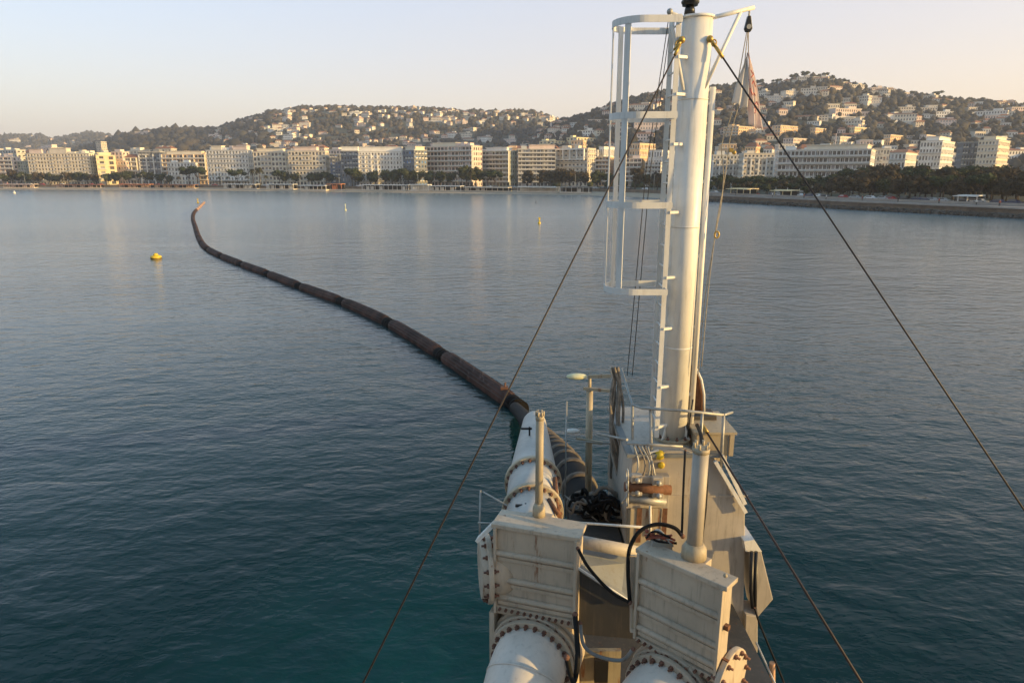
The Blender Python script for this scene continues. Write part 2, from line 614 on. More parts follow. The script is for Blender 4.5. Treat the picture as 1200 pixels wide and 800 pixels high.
RIDGE_C = [(60, 190), (120, 170), (160, 160), (200, 155), (235, 156), (262, 151), (290, 143), (320, 134), (350, 128), (380, 127), (430, 128), (500, 129), (540, 132), (600, 132), (625, 133), (640, 137), (655, 142), (680, 150), (720, 160), (800, 178), (900, 195)]
RIDGE_R = [(560, 200), (600, 180), (630, 163), (645, 152), (660, 145), (680, 141), (700, 133), (730, 123), (770, 113), (820, 107), (860, 105), (900, 104), (925, 98), (950, 94), (975, 97), (1000, 103), (1030, 109), (1060, 113), (1090, 117), (1130, 122), (1160, 123), (1200, 127), (1300, 140), (1450, 165), (1700, 200)]
RIDGE_L = [(-900, 175), (-300, 168), (-100, 164), (0, 161), (45, 160), (62, 164), (80, 162), (100, 158), (115, 158), (135, 162), (180, 158), (205, 154), (240, 158), (300, 166), (400, 190)]
HILLS = [(RIDGE_C, 900, 1900), (RIDGE_R, 520, 1250), (RIDGE_L, 1500, 3300)]


def sstep(t):
    t = max(0.0, min(1.0, t))
    return t * t * (3 - 2 * t)


def ground_z(px, Y):
    base = 3.0 + max(0.0, (Y - interp(px, SHORE) - 90)) * 0.012
    base = min(base, 14)
    z = base
    for tab, Y0, Yr in HILLS:
        zr = CAM_H + Yr * el(interp(px, tab))
        if zr <= 3:
            continue
        if Y < Yr:
            t = (Y - Y0) / (Yr - Y0)
            hh = zr * (0.55 * sstep(t) + 0.45 * max(0, min(1, t)))
        else:
            hh = zr * (1 - 0.5 * sstep((Y - Yr) / (Yr * 0.7)))
        bump = 1 + 0.10 * mnoise.noise(Vector((px * 0.012, Y * 0.004, Y0 * 0.1))) * sstep((Y - Y0) / 300) * (1 - sstep((Y - Yr * 0.75) / (Yr * 0.2)))
        z = max(z, hh * bump)
    return z


def gp(px, Y):
    z = ground_z(px, Y)
    dc = Y * CP + (CAM_H - z) * SP
    return Vector(((px - 600) / 800.0 * dc, Y, z))


def sheet(name, cols, rows, fn, mat):
    mb = MB()
    vs = [fn(c, r) for r in rows for c in cols]
    n = len(cols)
    fs = [(j * n + i, j * n + i + 1, (j + 1) * n + i + 1, (j + 1) * n + i) for j in range(len(rows) - 1) for i in range(n - 1)]
    mb.add(vs, fs, 0, True)
    o = mb.build(name, mat)
    return tag(o, kind='structure')


w = MB()
w.add([(-6900, -1500, 0), (6900, -1500, 0), (6900, 6900, 0), (-6900, 6900, 0)], [(0, 1, 2, 3)])
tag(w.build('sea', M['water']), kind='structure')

cols = list(range(-900, 1701, 12))
hrows = [0, 8, 16, 30, 50, 80, 120, 160, 200, 260, 320, 380, 440, 520, 600, 680, 760, 840, 920, 1000, 1080, 1160, 1240, 1320, 1400, 1500, 1600, 1750, 1900, 2050, 2250, 2450, 2650, 2850, 3050, 3300, 3700, 4200, 4800]


def hill_fn(c, r):
    Y0 = interp(c, SHORE) + 34
    return gp(c, Y0 + r)


sheet('hillside', cols, hrows, hill_fn, M['hill_soil'])
# beach on the left and centre, promenade strip, sea wall on the right
bcols = [c for c in cols if c <= 828]
BEACH = [(-8, -1.2), (0, 0.0), (7, 0.7), (20, 1.5), (24, 1.7)]
sheet('beach', bcols, list(range(len(BEACH))), lambda c, r: shore_pt(c, BEACH[r][0], BEACH[r][1]), M['sand'])
PROM = [(0, 2.9), (10.2, 3.02)]
sheet('promenade', cols, [0, 1], lambda c, r: shore_pt(c, (24.3 if c <= 828 else 2.0) + (PROM[r][0] if r == 0 or c <= 828 else 33), PROM[r][1]), M['paving'])


def ribbon(name, label, cat, cs, s0, s1, z0, z1, mat, parent=None):
    mb = MB()
    for a, b in zip(cs, cs[1:]):
        p = [shore_pt(a, s0, z0), shore_pt(b, s0, z0), shore_pt(b, s1, z0), shore_pt(a, s1, z0)]
        q = [Vector((v.x, v.y, z1)) for v in p]
        mb.add(p + q, [(0, 3, 2, 1), (4, 5, 6, 7), (0, 1, 5, 4), (1, 2, 6, 5), (2, 3, 7, 6), (3, 0, 4, 7)])
    o = mb.build(name, mat, parent)
    if parent is None:
        tag(o, label, cat)
    return o


ribbon('retaining_wall', 'long low tan wall between the sandy beach and the seafront promenade', 'wall', bcols, 23.9, 24.6, 0.9, 3.45, M['stone'])
rcols = [c for c in cols if c >= 828]
sw = thing('sea_wall', 'brown stone sea wall with pale coping along the right hand shore', 'wall', shore_pt(1000, 0, 0))
ribbon('wall_face', '', '', rcols, 0.6, 2.2, -1, 2.45, M['stone'], sw)
ribbon('coping', '', '', rcols, 0.35, 2.6, 2.45, 2.95, M['cap_stone'], sw)
ribbon('parapet', '', '', rcols, 9.0, 9.4, 2.95, 3.75, M['cap_stone'], sw)
rk = MB()
for c in np.arange(830, 1330, 0.32):
    p = shore_pt(c + random.uniform(-.4, .4), random.uniform(-2.0, 0.4), random.uniform(-0.2, 0.9))
    s = random.uniform(0.35, 0.95)
    rk.box(p, (s * 1.5, s * 1.2, s), Matrix.Rotation(random.uniform(0, 3), 3, 'Z') @ Matrix.Rotation(random.uniform(-.5, .5), 3, 'X'))
tag(rk.build('rocks', M['dark_stone']), 'dark wet rocks heaped at the foot of the sea wall', 'rocks', kind='stuff')


# ------------------------------------------------------------------ trees
def leaf_cloud(seed, blobs, n, size, flat=1.0):
    """many small leaf clumps (bent quads) spread through the volume of several overlapping blobs"""
    rg = random.Random(seed)
    mb = MB()
    for i in range(n):
        bx, by, bz, br = blobs[rg.randrange(len(blobs))]
        while True:
            d = Vector((rg.gauss(0, 1), rg.gauss(0, 1), rg.gauss(0, 1)))
            if d.length > 0.1: break
        d.normalize()
        rr = br * rg.uniform(0.55, 1.06)
        c = Vector((bx + d.x * rr, by + d.y * rr, bz + d.z * rr * flat))
        s = size * rg.uniform(0.6, 1.3)
        nrm = (d + Vector((rg.gauss(0, .5), rg.gauss(0, .5), rg.gauss(0, .5)))).normalized()
        t = nrm.cross(Vector((0.3, 0.2, 1))).normalized()
        b2 = nrm.cross(t)
        mb.add([c - t * s - b2 * s * .6, c + t * s * .9 - b2 * s * .7 + nrm * s * .2, c + t * s + b2 * s * .7, c - t * s * .8 + b2 * s * .8 + nrm * s * .25], [(0, 1, 2, 3)])
    for bx, by, bz, br in blobs:  # dense inner foliage
        mb.ball((bx, by, bz), br * 0.72, 8, 6, 0, (1, 1, flat))
    return mb


def tree_meshes():
    kinds = {}
    # rounded evergreen (holm oak), 8 m
    L = []
    for s in range(3):
        rg = random.Random(10 + s)
        bl = [(rg.uniform(-2.2, 2.2), rg.uniform(-2, 2), rg.uniform(4.2, 6.6), rg.uniform(1.4, 2.3)) for _ in range(7)]
        L.append((leaf_cloud(s, bl, 700, 0.36), bl))
    kinds['evergreen'] = (L, 'oak')
    # umbrella pine, 11 m
    L = []
    for s in range(3):
        rg = random.Random(30 + s)
        bl = [(rg.uniform(-4, 4), rg.uniform(-3, 3), rg.uniform(7.2, 8.8), rg.uniform(1.6, 2.6)) for _ in range(9)]
        L.append((leaf_cloud(40 + s, bl, 900, 0.38, 0.6), bl))
    kinds['pine'] = (L, 'pine')
    L = []
    for s in range(3):
        rg = random.Random(50 + s)
        bl = [(rg.uniform(-3, 3), rg.uniform(-2.6, 2.6), rg.uniform(4.0, 8.2), rg.uniform(1.3, 2.4)) for _ in range(9)]
        L.append((leaf_cloud(60 + s, bl, 850, 0.33), bl))
    kinds['plane'] = (L, 'brown')
    out = {}
    for k, (lst, mt) in kinds.items():
        out[k] = []
        for cr, bl in lst:
            tr = MB()
            tr.tube([(0, 0, -0.3), (0.1, 0.05, 2.0), (0, 0.1, 4.2)], [0.34, 0.24, 0.17], 7)
            for bx, by, bz, br in bl:
                tr.tube([(0, 0.05, 2.6 + (bz - 4) * 0.3), (bx * 0.5, by * 0.5, bz * 0.72), (bx * 0.9, by * 0.9, bz)], [0.12, 0.08, 0.03], 5)
            out[k].append((cr.mesh('crown', M[mt]), tr.mesh('trunk', M['bark'])))
    # palms
    out['palm'] = []
    for s in range(2):
        rg = random.Random(80 + s)
        cr = MB()
        H = 9.5
        for i in range(34):
            a = rg.uniform(0, 2 * math.pi); up = rg.uniform(-0.5, 1.1); Lf = rg.uniform(2.4, 3.4)
            pr = None
            for j in range(6):
                t = j / 5
                p = Vector((math.cos(a) * Lf * t, math.sin(a) * Lf * t, H + Lf * (up * t - 1.25 * t * t) * 0.7))
                wv = Vector((-math.sin(a), math.cos(a), -0.5)) * (0.34 * (1 - t) ** 0.5 + 0.05)
                if pr:
                    cr.add([pr[0] - pr[1], pr[0] + Vector((0, 0, .12)), p + Vector((0, 0, .12)), p - wv], [(0, 1, 2, 3)])
                    w1 = Vector((pr[1].x * -1, pr[1].y * -1, pr[1].z)); w2 = Vector((-wv.x, -wv.y, wv.z))
                    cr.add([pr[0] - w1, pr[0] + Vector((0, 0, .12)), p + Vector((0, 0, .12)), p - w2], [(0, 1, 2, 3)])
                pr = (p, wv)
        cr.ball((0, 0, H - .2), 0.55, 8, 6)
        tr = MB()
        tr.tube([(0, 0, -0.3), (0.15, 0, H * .4), (0.1, 0.1, H * .8), (0, 0, H)], [0.33, 0.25, 0.22, 0.28], 7)
        out['palm'].append((cr.mesh('crown', M['palm']), tr.mesh('trunk', M['bark'])))
    return out


TREES = tree_meshes()
TREE_NAME = {'evergreen': 'evergreen_tree', 'pine': 'umbrella_pine', 'plane': 'plane_tree', 'palm': 'palm_tree'}


def tree(kind, px, s, sc, label, group, wid=1.0, var=None):
    cr, tr = TREES[kind][random.randrange(len(TREES[kind])) if var is None else var]
    Y = interp(px, SHORE) + s
    p = gp(px, Y)
    p.z = max(p.z, 3.0) if s > 24 or px > 828 else p.z
    t = thing(TREE_NAME[kind], label, 'tree', p, random.uniform(0, 6.28), group)
    t.scale = (sc * wid, sc * wid, sc)
    inst('crown', cr, t); inst('trunk', tr, t)
    return t


# ------------------------------------------------------------------ buildings
def facade(mb, L, H, n, b, t, wf, hf, mi=0):
    """openings grid: returns (mesh pieces in local u,z) list; u along face, depth d outward"""
    fh = H / n
    bw = L / b
    ww = bw * wf
    wh = fh * hf
    z0s = []
    pieces = []
    sill = (fh - wh) * 0.45
    # bands
    pieces.append((0, L, 0, sill))
    for i in range(n):
        top = i * fh + sill + wh
        nxt = (i + 1) * fh + sill if i < n - 1 else H
        pieces.append((0, L, top, nxt))
        z0 = i * fh + sill
        x = 0
        edges = [0]
        for k in range(b):
            edges += [k * bw + (bw - ww) / 2, k * bw + (bw + ww) / 2]
        edges.append(L)
        for k in range(0, len(edges), 2):
            pieces.append((edges[k], edges[k + 1], z0, z0 + wh))
    wins = [(k * bw + bw / 2, i * fh + sill + wh / 2, ww, wh) for i in range(n) for k in range(b)]
    return pieces, wins


def face_map(face, W, D, H):
    # returns fn(u, d, z) -> local point, d outward from the wall core
    if face == 'front': return lambda u, d, z: (u, -d, z)
    if face == 'right': return lambda u, d, z: (W + d, u, z)
    if face == 'left': return lambda u, d, z: (-d, D - u, z)


def fbox(mb, fm, u0, u1, d0, d1, z0, z1, mi=0):
    p = [fm(u0, d0, z0), fm(u1, d0, z0), fm(u1, d1, z0), fm(u0, d1, z0), fm(u0, d0, z1), fm(u1, d0, z1), fm(u1, d1, z1), fm(u0, d1, z1)]
    mb.add(p, [(0, 1, 2, 3), (7, 6, 5, 4), (4, 5, 1, 0), (5, 6, 2, 1), (6, 7, 3, 2), (7, 4, 0, 3)], mi)


NWIN = [0]


def building(pl, pm, pr, ytop, soff, th, floors, bays, style, col, label, extras=(), trim='slab', pane='pane', wf=0.5, hf=0.58, zbase=None, name='apartment_building', Yabs=None, group=None, sidebays=None):
    th = R(th)
    Y = Yabs if Yabs else interp(pm, SHORE) + soff
    z0 = ground_z(pm, Y) if zbase is None else zbase
    ztop = CAM_H + Y * el(ytop)
    H = max(4.0, ztop - z0)
    dc = Y * CP + (CAM_H - ztop) * SP
    Xm = (pm - 600) / 800.0 * dc
    ex = Vector((math.cos(th), -math.sin(th), 0)); ey = Vector((math.sin(th), math.cos(th), 0))
    # width so that the left end falls on column pl;  (Xm - w ex.x) = kl * ((Y - w ex.y) CP + c)
    def solve(k, e, sgn):
        c = (CAM_H - ztop) * SP
        # Xm + s e.x = k((Y + s e.y) CP + c)
        den = e.x - k * e.y * CP
        return (k * (Y * CP + c) - Xm) / den if abs(den) > 1e-4 else 20
    W = abs(solve((pl - 600) / 800.0, -ex, 1))
    D = abs(solve((pr - 600) / 800.0, ey, 1)) if pr > pm else 14
    D = max(9.0, min(D, 34.0))
    org = Vector((Xm, Y, 0)) - ex * W
    t = thing(name, label, 'building', (org.x, org.y, z0), -th, group)
    wall = M['wall_' + col]
    tw = 0.4
    mb = MB()
    inset = tw
    mb.bb(inset, W - inset, inset, D, -3, H - 0.02)
    fl = floors
    faces = [('front', W, bays), ('right', D, sidebays or max(2, int(round(bays * D / W)))), ('left', D, max(2, int(round(bays * D / W))))]
    winm = {}
    bal = []
    fh = H / fl
    for fname, L, b in faces:
        fm = face_map(fname, W, D, H)
        b = min(b, 24)
        if style == 'balcony' and fname == 'front':
            wf_, hf_ = 0.78, 0.72
        else:
            wf_, hf_ = wf, hf
        L0 = 0 if fname == 'front' else inset
        Lq = L - L0 - (0 if fname == 'front' else 0)
        pieces, wins = facade(mb, Lq, H, fl, b, tw, wf_, hf_)
        for (u0, u1, za, zb) in pieces:
            if zb - za < 0.01 or u1 - u0 < 0.01: continue
            if fname == 'left':
                fbox(mb, fm, u0, u1, -inset, 0, za, zb)
            else:
                fbox(mb, fm, u0 + L0, u1 + L0, -inset, 0, za, zb)
        fbox(mb, fm, 0 if fname == 'front' else L0, L if fname != 'left' else L - L0, -inset, 0, -3, 0)
        if fname == 'left' and pm < 640:
            continue
        for (uc, zc, ww, wh) in wins:
            key = (round(ww, 2), round(wh, 2))
            if key not in winm:
                q = MB()
                q.add([(-ww / 2, 0, -wh / 2), (ww / 2, 0, -wh / 2), (ww / 2, 0, wh / 2), (-ww / 2, 0, wh / 2)], [(0, 1, 2, 3)], 0)
                fr = 0.08
                for bx in ((-ww / 2, -ww / 2 + fr, -wh / 2, wh / 2), (ww / 2 - fr, ww / 2, -wh / 2, wh / 2), (-fr / 2, fr / 2, -wh / 2, wh / 2), (-ww / 2, ww / 2, wh / 2 - fr, wh / 2)):
                    q.add([(bx[0], -.04, bx[2]), (bx[1], -.04, bx[2]), (bx[1], -.04, bx[3]), (bx[0], -.04, bx[3])], [(0, 1, 2, 3)], 1)
                winm[key] = q.mesh('window', [M[pane], M['frame']])
            uu = uc + L0 if fname != 'left' else uc
            p = fm(uu, -inset + 0.06, zc)
            rz = {'front': 0, 'right': R(90), 'left': R(-90)}[fname]
            inst('window', winm[key], t, p, rz)
            NWIN[0] += 1
    mb.build('wall', wall, t, local=True)
    if style in ('grid', 'cornice', 'piers') and H > 12:
        rgb = random.Random(int(pm * 3 + floors))
        bq = MB(); sh = MB()
        for fname, L, b in faces[:2]:
            fm = face_map(fname, W, D, H)
            b = min(b, 24); L0 = 0 if fname == 'front' else inset
            bw = (L - L0) / b
            rows_on = [rgb.random() < .45 for _ in range(fl)]
            cols_on = [rgb.random() < .4 for _ in range(b)]
            for i in range(1, fl):
                for k in range(b):
                    u = L0 + k * bw
                    z = i * fh + (fh - fh * hf) * .45
                    if (rows_on[i] and rgb.random() < .85) or cols_on[k]:
                        fbox(bq, fm, u + bw * .12, u + bw * .88, 0.01, 0.85, z - .22, z - .05)
                        fbox(bq, fm, u + bw * .12, u + bw * .88, 0.78, 0.85, z - .05, z + .75)
                    elif rgb.random() < .3:
                        fbox(sh, fm, u + bw * .16, u + bw * .84, 0.02, 0.9, z + fh * hf * .75, z + fh * hf * .8)
        if bq.v:
            tag(bq.build('balconies', M[trim], t, local=True), kind='stuff')
        if sh.v:
            tag(sh.build('awnings', M[rgb.choice(['awning', 'orange_cloth', 'awning'])], t, local=True), kind='stuff')
    # roof slab with parapet, penthouse, rooftop plant
    rf = MB()
    rf.bb(-0.3, W + 0.3, -0.3, D + 0.3, H, H + 0.35, 0)
    rg = random.Random(int(pm * 7))
    ro = rf.build('roof', [M[trim]], t, local=True)
    if W > 12:
        pt = MB()
        x = rg.uniform(1.5, 4)
        while x < W - 5:
            wv = rg.uniform(2.5, 7)
            hv = rg.uniform(1.2, 2.9)
            MB().bb(x, min(x + wv, W - 1), 2.5, min(7.5, D - 1), H + 0.3, H + 0.3 + hv).build('rooftop_hut', wall, t, local=True)
            x += wv + rg.uniform(2, 9)
    if style == 'balcony':
        fm = face_map('front', W, D, H)
        bm = MB()
        fbox(bm, fm, 0.2, W - 0.2, 0.01, 1.5, 0, 0.22)
        fbox(bm, fm, 0.2, W - 0.2, 1.4, 1.5, 0.22, 1.0)
        nb = max(2, bays // 3)
        for k in range(nb + 1):
            u = 0.2 + (W - 0.52) * k / nb
            fbox(bm, fm, u, u + 0.12, 0.01, 1.39, 0.22, fh - 0.03)
        bme = bm.mesh('balcony', M[trim])
        for i in range(1, fl):
            inst('balcony', bme, t, (0, 0, i * fh), 0)
    elif style == 'piers':
        fm = face_map('front', W, D, H)
        pmb = MB()
        fbox(pmb, fm, -0.45, 0.45, 0.01, 0.6, 0, H - fh * .6)
        pme = pmb.mesh('pilaster', M['wall_white'])
        for k in range(0, bays + 1, 2):
            inst('pilaster', pme, t, (W * k / bays, 0, 0), 0)
    elif style == 'cornice':
        fm = face_map('front', W, D, H)
        for zz in (fh * 1.0, H - fh * 1.02):
            cm = MB()
            fbox(cm, fm, -0.3, W + 0.3, 0.01, 0.55, zz, zz + 0.4)
            cm.build('cornice', M[trim], t, local=True)
    for e in extras:
        if e[0] == 'tileroof':
            q = MB()
            h = e[1]
            q.add([(-.6, -.6, H + .36), (W + .6, -.6, H + .36), (W + .6, D + .6, H + .36), (-.6, D + .6, H + .36), (W * .2, D / 2, H + h), (W * .8, D / 2, H + h)],
                  [(0, 1, 5, 4), (1, 2, 5), (2, 3, 4, 5), (3, 0, 4)])
            q.build('tiled_roof', M['tile'], t, local=True)
        elif e[0] == 'attic':   # set-back top storey, fractions of width
            q = MB()
            q.bb(W * e[1], W * e[2], 2.0, D - 1.5, H + .36, H + e[3])
            q.bb(W * e[1] - .5, W * e[2] + .5, 1.4, D - 1, H + e[3], H + e[3] + .3)
            q.build('attic_storey', M['wall_' + (e[4] if len(e) > 4 else col)], t, local=True)
        elif e[0] == 'glass_box':
            q = MB()
            x0, x1 = W * .02, W * .92
            za, zb = H - fh * 2.4, H - .1
            for zz in (za, zb - .7):
                q.bb(x0, x1, -2.2, -.02, zz, zz + .7)
            for k in range(5):
                xx = x0 + (x1 - x0 - .6) * k / 4
                q.bb(xx, xx + .6, -2.2, -.05, za + .7, zb - .7)
            q.build('white_frame', M['wall_white'], t, local=True)
        elif e[0] == 'canopy':
            q = MB()
            q.bb(1, W - 1, -5, -.2, 3.6, 4.0)
            k = 0
            while 1.5 + k * 6 < W - 1:
                q.bb(1.5 + k * 6, 1.8 + k * 6, -4.8, -4.5, 0, 3.6); k += 1
            q.build('ground_floor_canopy', M['awning'], t, local=True)
    return t, H, W


S0 = 58
FRONT = [
    # pl, pm, pr, ytop, soff, theta, floors, bays, style, colour, label, extras
    (-45, 14, 19, 184, S0, 6, 7, 11, 'balcony', 'pink', 'pinkish apartment block with brown balconies at the far left edge of the seafront', (), 'slab'),
    (20, 29, 31, 189, S0 + 6, 0, 7, 3, 'grid', 'olive', 'narrow dark olive building squeezed between pink flats and the long cream hotel', (), 'slab'),
    (31, 104, 110, 180, S0, 4, 9, 20, 'cornice', 'cream', 'very long cream grand hotel left of the bright yellow building', (('attic', .02, .22, 3.5, 'pink'), ('attic', .35, .62, 4.5, 'beige')), 'slab'),
    (108, 112, 135, 182, S0 - 2, 58, 6, 2, 'cornice', 'yellow', 'yellow sunlit building with stepped top at the left end of the bay', (('attic', .1, .7, 3.0, 'yellow'),), 'slab'),
    (134, 147, 151, 189, S0 + 20, 12, 5, 4, 'grid', 'pink', 'small pale pink villa hotel just right of the yellow building', (), 'slab'),
    (146, 160, 162, 185, S0 + 26, 0, 6, 4, 'balcony', 'beige', 'beige block with tiled hat roof left of the grey tower', (('tileroof', 3.2),), 'slab'),
    (162, 187, 189, 178, S0 + 30, 0, 9, 6, 'piers', 'slate', 'grey glass tower with white vertical fins behind dark trees', (), 'slab', 'pane'),
    (189, 240, 243, 181, S0 + 34, 3, 7, 12, 'balcony', 'ochre', 'wide ochre terraced apartment block behind a low white villa', (('attic', .1, .9, 2.6, 'cream'),), 'slab'),
    (196, 226, 228, 191, S0 + 14, 0, 5, 8, 'cornice', 'white', 'low white villa with arched rooms in front of the ochre block', (), 'slab'),
    (241, 290, 296, 176, S0 + 8, 8, 8, 13, 'cornice', 'white', 'tall ornate white palace hotel with canopy left of two palms', (('attic', .1, .35, 3.5, 'cream'), ('attic', .62, .95, 3.2, 'pink'), ('canopy',)), 'slab'),
    (296, 334, 336, 178, S0 + 14, 4, 7, 9, 'grid', 'cream', 'cream apartment building with square windows behind the two palms', (('attic', .1, .9, 2.4),), 'slab'),
    (337, 381, 385, 177, S0 + 16, 4, 7, 11, 'grid', 'cream', 'cream building with dark square windows and pink attic left of blue tower', (('attic', .15, .75, 3.0, 'pink'),), 'slab'),
    (386, 398, 400, 181, S0 + 18, 0, 9, 4, 'grid', 'slate', 'narrow tower of dark blue glass', (), 'slab', 'pane_blue'),
    (399, 419, 420, 177, S0, 0, 8, 6, 'grid', 'slate', 'dark tinted wing joined to the left of the white hotel with piers', (('attic', .02, .98, 3.0, 'white'),), 'slab', 'pane'),
    (420, 471, 472, 178, S0 - 1, 0, 8, 14, 'piers', 'white', 'white hotel with tall vertical piers and rows of dark windows', (('attic', .02, .98, 3.4, 'white'),), 'slab'),
    (472, 485, 500, 176, S0 - 6, 42, 8, 4, 'grid', 'slate', 'dark fronted corner block with bright yellow sunlit end wall', (('attic', .05, .95, 2.5, 'cream'),), 'slab', 'pane_blue'),
    (500, 554, 565, 171, S0 + 13, 30, 8, 13, 'balcony', 'pink', 'long pinkish block with continuous balconies and sunlit yellow end', (('attic', .1, .6, 2.6, 'cream'),), 'slab'),
    (565, 597, 606, 177, S0 + 30, 34, 8, 8, 'balcony', 'olive', 'greenish balconied block with a narrow sunlit orange end wall', (('attic', .1, .85, 2.6, 'white'),), 'slab'),
    (607, 651, 653, 175, S0 + 46, 0, 9, 10, 'balcony', 'grey', 'grey balconied block right of the orange ended block', (('attic', .3, .98, 3.0, 'pink'),), 'slab'),
    (652, 689, 698, 174, S0 + 52, 34, 8, 8, 'grid', 'beige', 'apartment block with large white framed glass box on its upper floors', (('glass_box',),), 'slab'),
    (698, 714, 722, 184, S0 + 72, 25, 7, 4, 'balcony', 'ochre', 'small ochre block seen just left of the ladder cage', (), 'slab'),
    (724, 752, 756, 186, S0 + 82, 10, 6, 6, 'balcony', 'pink', 'pinkish balconied block seen through the ladder cage', (), 'slab'),
    (756, 775, 782, 190, S0 + 90, 20, 6, 5, 'balcony', 'white', 'white balconied block seen between ladder cage and mast', (), 'slab'),
    (784, 826, 834, 186, 130, 10, 6, 8, 'balcony', 'beige', 'beige block mostly hidden behind the white mast', (), 'slab'),
    (836, 868, 871, 182, 135, 0, 6, 8, 'piers', 'grey', 'grey apartment building with white framed bays right of the mast', (), 'slab'),
    (872, 908, 912, 180, 135, 0, 6, 8, 'piers', 'beige', 'beige apartment building with framed bays left of the long white block', (), 'slab'),
    (913, 1022, 1039, 175, 110, 30, 6, 22, 'balcony', 'white', 'very long white modern block with horizontal balcony bands and yellow sunlit end', (('attic', .3, .95, 2.4, 'cream'),), 'slab'),
    (1040, 1062, 1078, 179, 225, 40, 4, 5, 'grid', 'white', 'small white house group between the long white block and the hill flats', (('tileroof', 2.6),), 'slab'),
    (1079, 1105, 1129, 165, 190, 42, 7, 7, 'grid', 'white', 'white corner block with one grey and one golden sunlit face', (('attic', .2, .8, 2.4),), 'slab'),
    (1129, 1146, 1149, 167, 300, 10, 7, 5, 'grid', 'slate', 'dark gridded block squeezed between two golden faced blocks', (), 'slab'),
    (1147, 1171, 1216, 164, 285, 46, 7, 6, 'grid', 'cream', 'large corner block with golden sunlit face at the right edge', (('attic', .2, .8, 2.4),), 'slab'),
    (1222, 1260, 1290, 166, 420, 40, 6, 8, 'grid', 'pink', 'pink block beyond the right edge of the view', (), 'slab'),
    (-130, -52, -46, 182, S0, 5, 8, 14, 'balcony', 'cream', 'cream block beyond the left edge of the view', (), 'slab'),
]
for row in FRONT:
    pane = row[13] if len(row) > 13 else 'pane'
    big = row[0] in (296, 337)
    building(*row[:11], extras=row[11], trim=row[12], pane=pane, wf=.64 if big else random.uniform(.44, .56), hf=random.uniform(.54, .66))

# lit blocks on the foot of the hill and second-row roofs behind the seafront
SECOND = [
    (632, 650, 672, 165, 640, 45, 4, 4, 'grid', 'yellow', 'golden sunlit apartment house on the slope above the grey balconied block'),
    (664, 676, 706, 161, 655, 48, 4, 3, 'grid', 'yellow', 'long golden sunlit apartment house above the white framed glass box'),
    (702, 708, 722, 172, 600, 40, 3, 3, 'grid', 'white', 'white house half hidden behind the ladder cage'),
    (738, 750, 768, 168, 640, 42, 4, 4, 'grid', 'ochre', 'ochre house with stepped top seen through the ladder cage'),
    (848, 866, 906, 148, 700, 50, 4, 5, 'grid', 'ochre', 'long orange sunlit terrace house behind the flag'),
    (905, 915, 948, 147, 720, 52, 4, 3, 'grid', 'ochre', 'orange sunlit row house right of the flag'),
    (950, 956, 968, 150, 700, 45, 4, 3, 'grid', 'ochre', 'small square orange house beside the tall white mast on the slope'),
    (918, 930, 975, 162, 560, 50, 3, 4, 'grid', 'pink', 'low pink building with orange roof above the long white block'),
    (975, 985, 1030, 160, 570, 50, 3, 4, 'grid', 'cream', 'cream building with flat roof above the right part of the long white block'),
    (996, 1002, 1030, 149, 700, 52, 3, 3, 'grid', 'yellow', 'yellow villa on the slope left of the golden corner blocks'),
    (1036, 1044, 1076, 158, 560, 48, 4, 3, 'grid', 'ochre', 'golden apartment house behind the small white house group'),
    (1078, 1086, 1102, 158, 640, 45, 3, 3, 'grid', 'pink', 'pinkish house peeping over the left golden corner block'),
    (112, 118, 122, 166, 1000, 20, 14, 3, 'grid', 'beige', 'slim pink tower block rising behind the bright yellow building'),
    (44, 60, 74, 173, 700, 30, 8, 5, 'grid', 'pink', 'pink block standing behind the long cream hotel'),
    (760, 776, 792, 176, 560, 30, 4, 5, 'grid', 'white', 'white house behind the ladder with pale shutters'),
    (838, 852, 862, 172, 520, 20, 4, 5, 'grid', 'grey', 'grey house behind the grey framed apartments right of the mast'),
]
for row in SECOND:
    Yb = row[4]
    if row[6] < 10 and row[3] < 166:
        best = 1e9
        for Yt in range(470, 1200, 10):
            e = abs(ground_z(row[1], Yt) + row[6] * 3.2 + 1 - (CAM_H + Yt * el(row[3])))
            if e < best: best, Yb = e, Yt
    building(*row[:4], 0, row[5], *row[6:11], Yabs=Yb, name='hill_foot_building')

# filler roofs behind the seafront, one plain block each
fill_cols = ['cream', 'pink', 'white', 'beige', 'offwhite', 'grey', 'ochre']
NICK = [(-20, 'the pinkish block with brown balconies'), (30, 'the long cream hotel'), (108, 'the yellow building'), (135, 'the pale pink villa hotel'), (160, 'the grey glass tower'), (190, 'the ochre terraced block'),
        (242, 'the ornate white palace hotel'), (297, 'the cream building by the palms'), (338, 'the pink attic building'), (386, 'the dark blue glass tower'), (420, 'the white hotel with piers'),
        (474, 'the yellow ended block'), (500, 'the long pinkish block'), (565, 'the greenish balconied block'), (607, 'the grey balconied block'), (650, 'the white framed glass box'),
        (700, 'the ladder cage'), (780, 'the white mast'), (835, 'the grey framed apartments'), (912, 'the long white banded block'), (1040, 'the small white house group'), (1080, 'the left golden corner block'), (1148, 'the right golden corner block')]


def nick(px):
    r = NICK[0][1]
    for a, n in NICK:
        if px >= a: r = n
    return r


HEADS = {'cream': 'cream', 'pink': 'pink', 'white': 'white', 'beige': 'beige', 'offwhite': 'off white', 'grey': 'grey', 'ochre': 'ochre'}
seen = {}


def uniq(base):
    k = seen.get(base, 0)
    seen[base] = k + 1
    return base if k == 0 else base + ', %s to its right' % ['next', 'second', 'third', 'fourth', 'fifth', 'sixth', 'seventh', 'eighth', 'ninth', 'tenth', 'eleventh', 'twelfth'][min(k - 1, 11)]


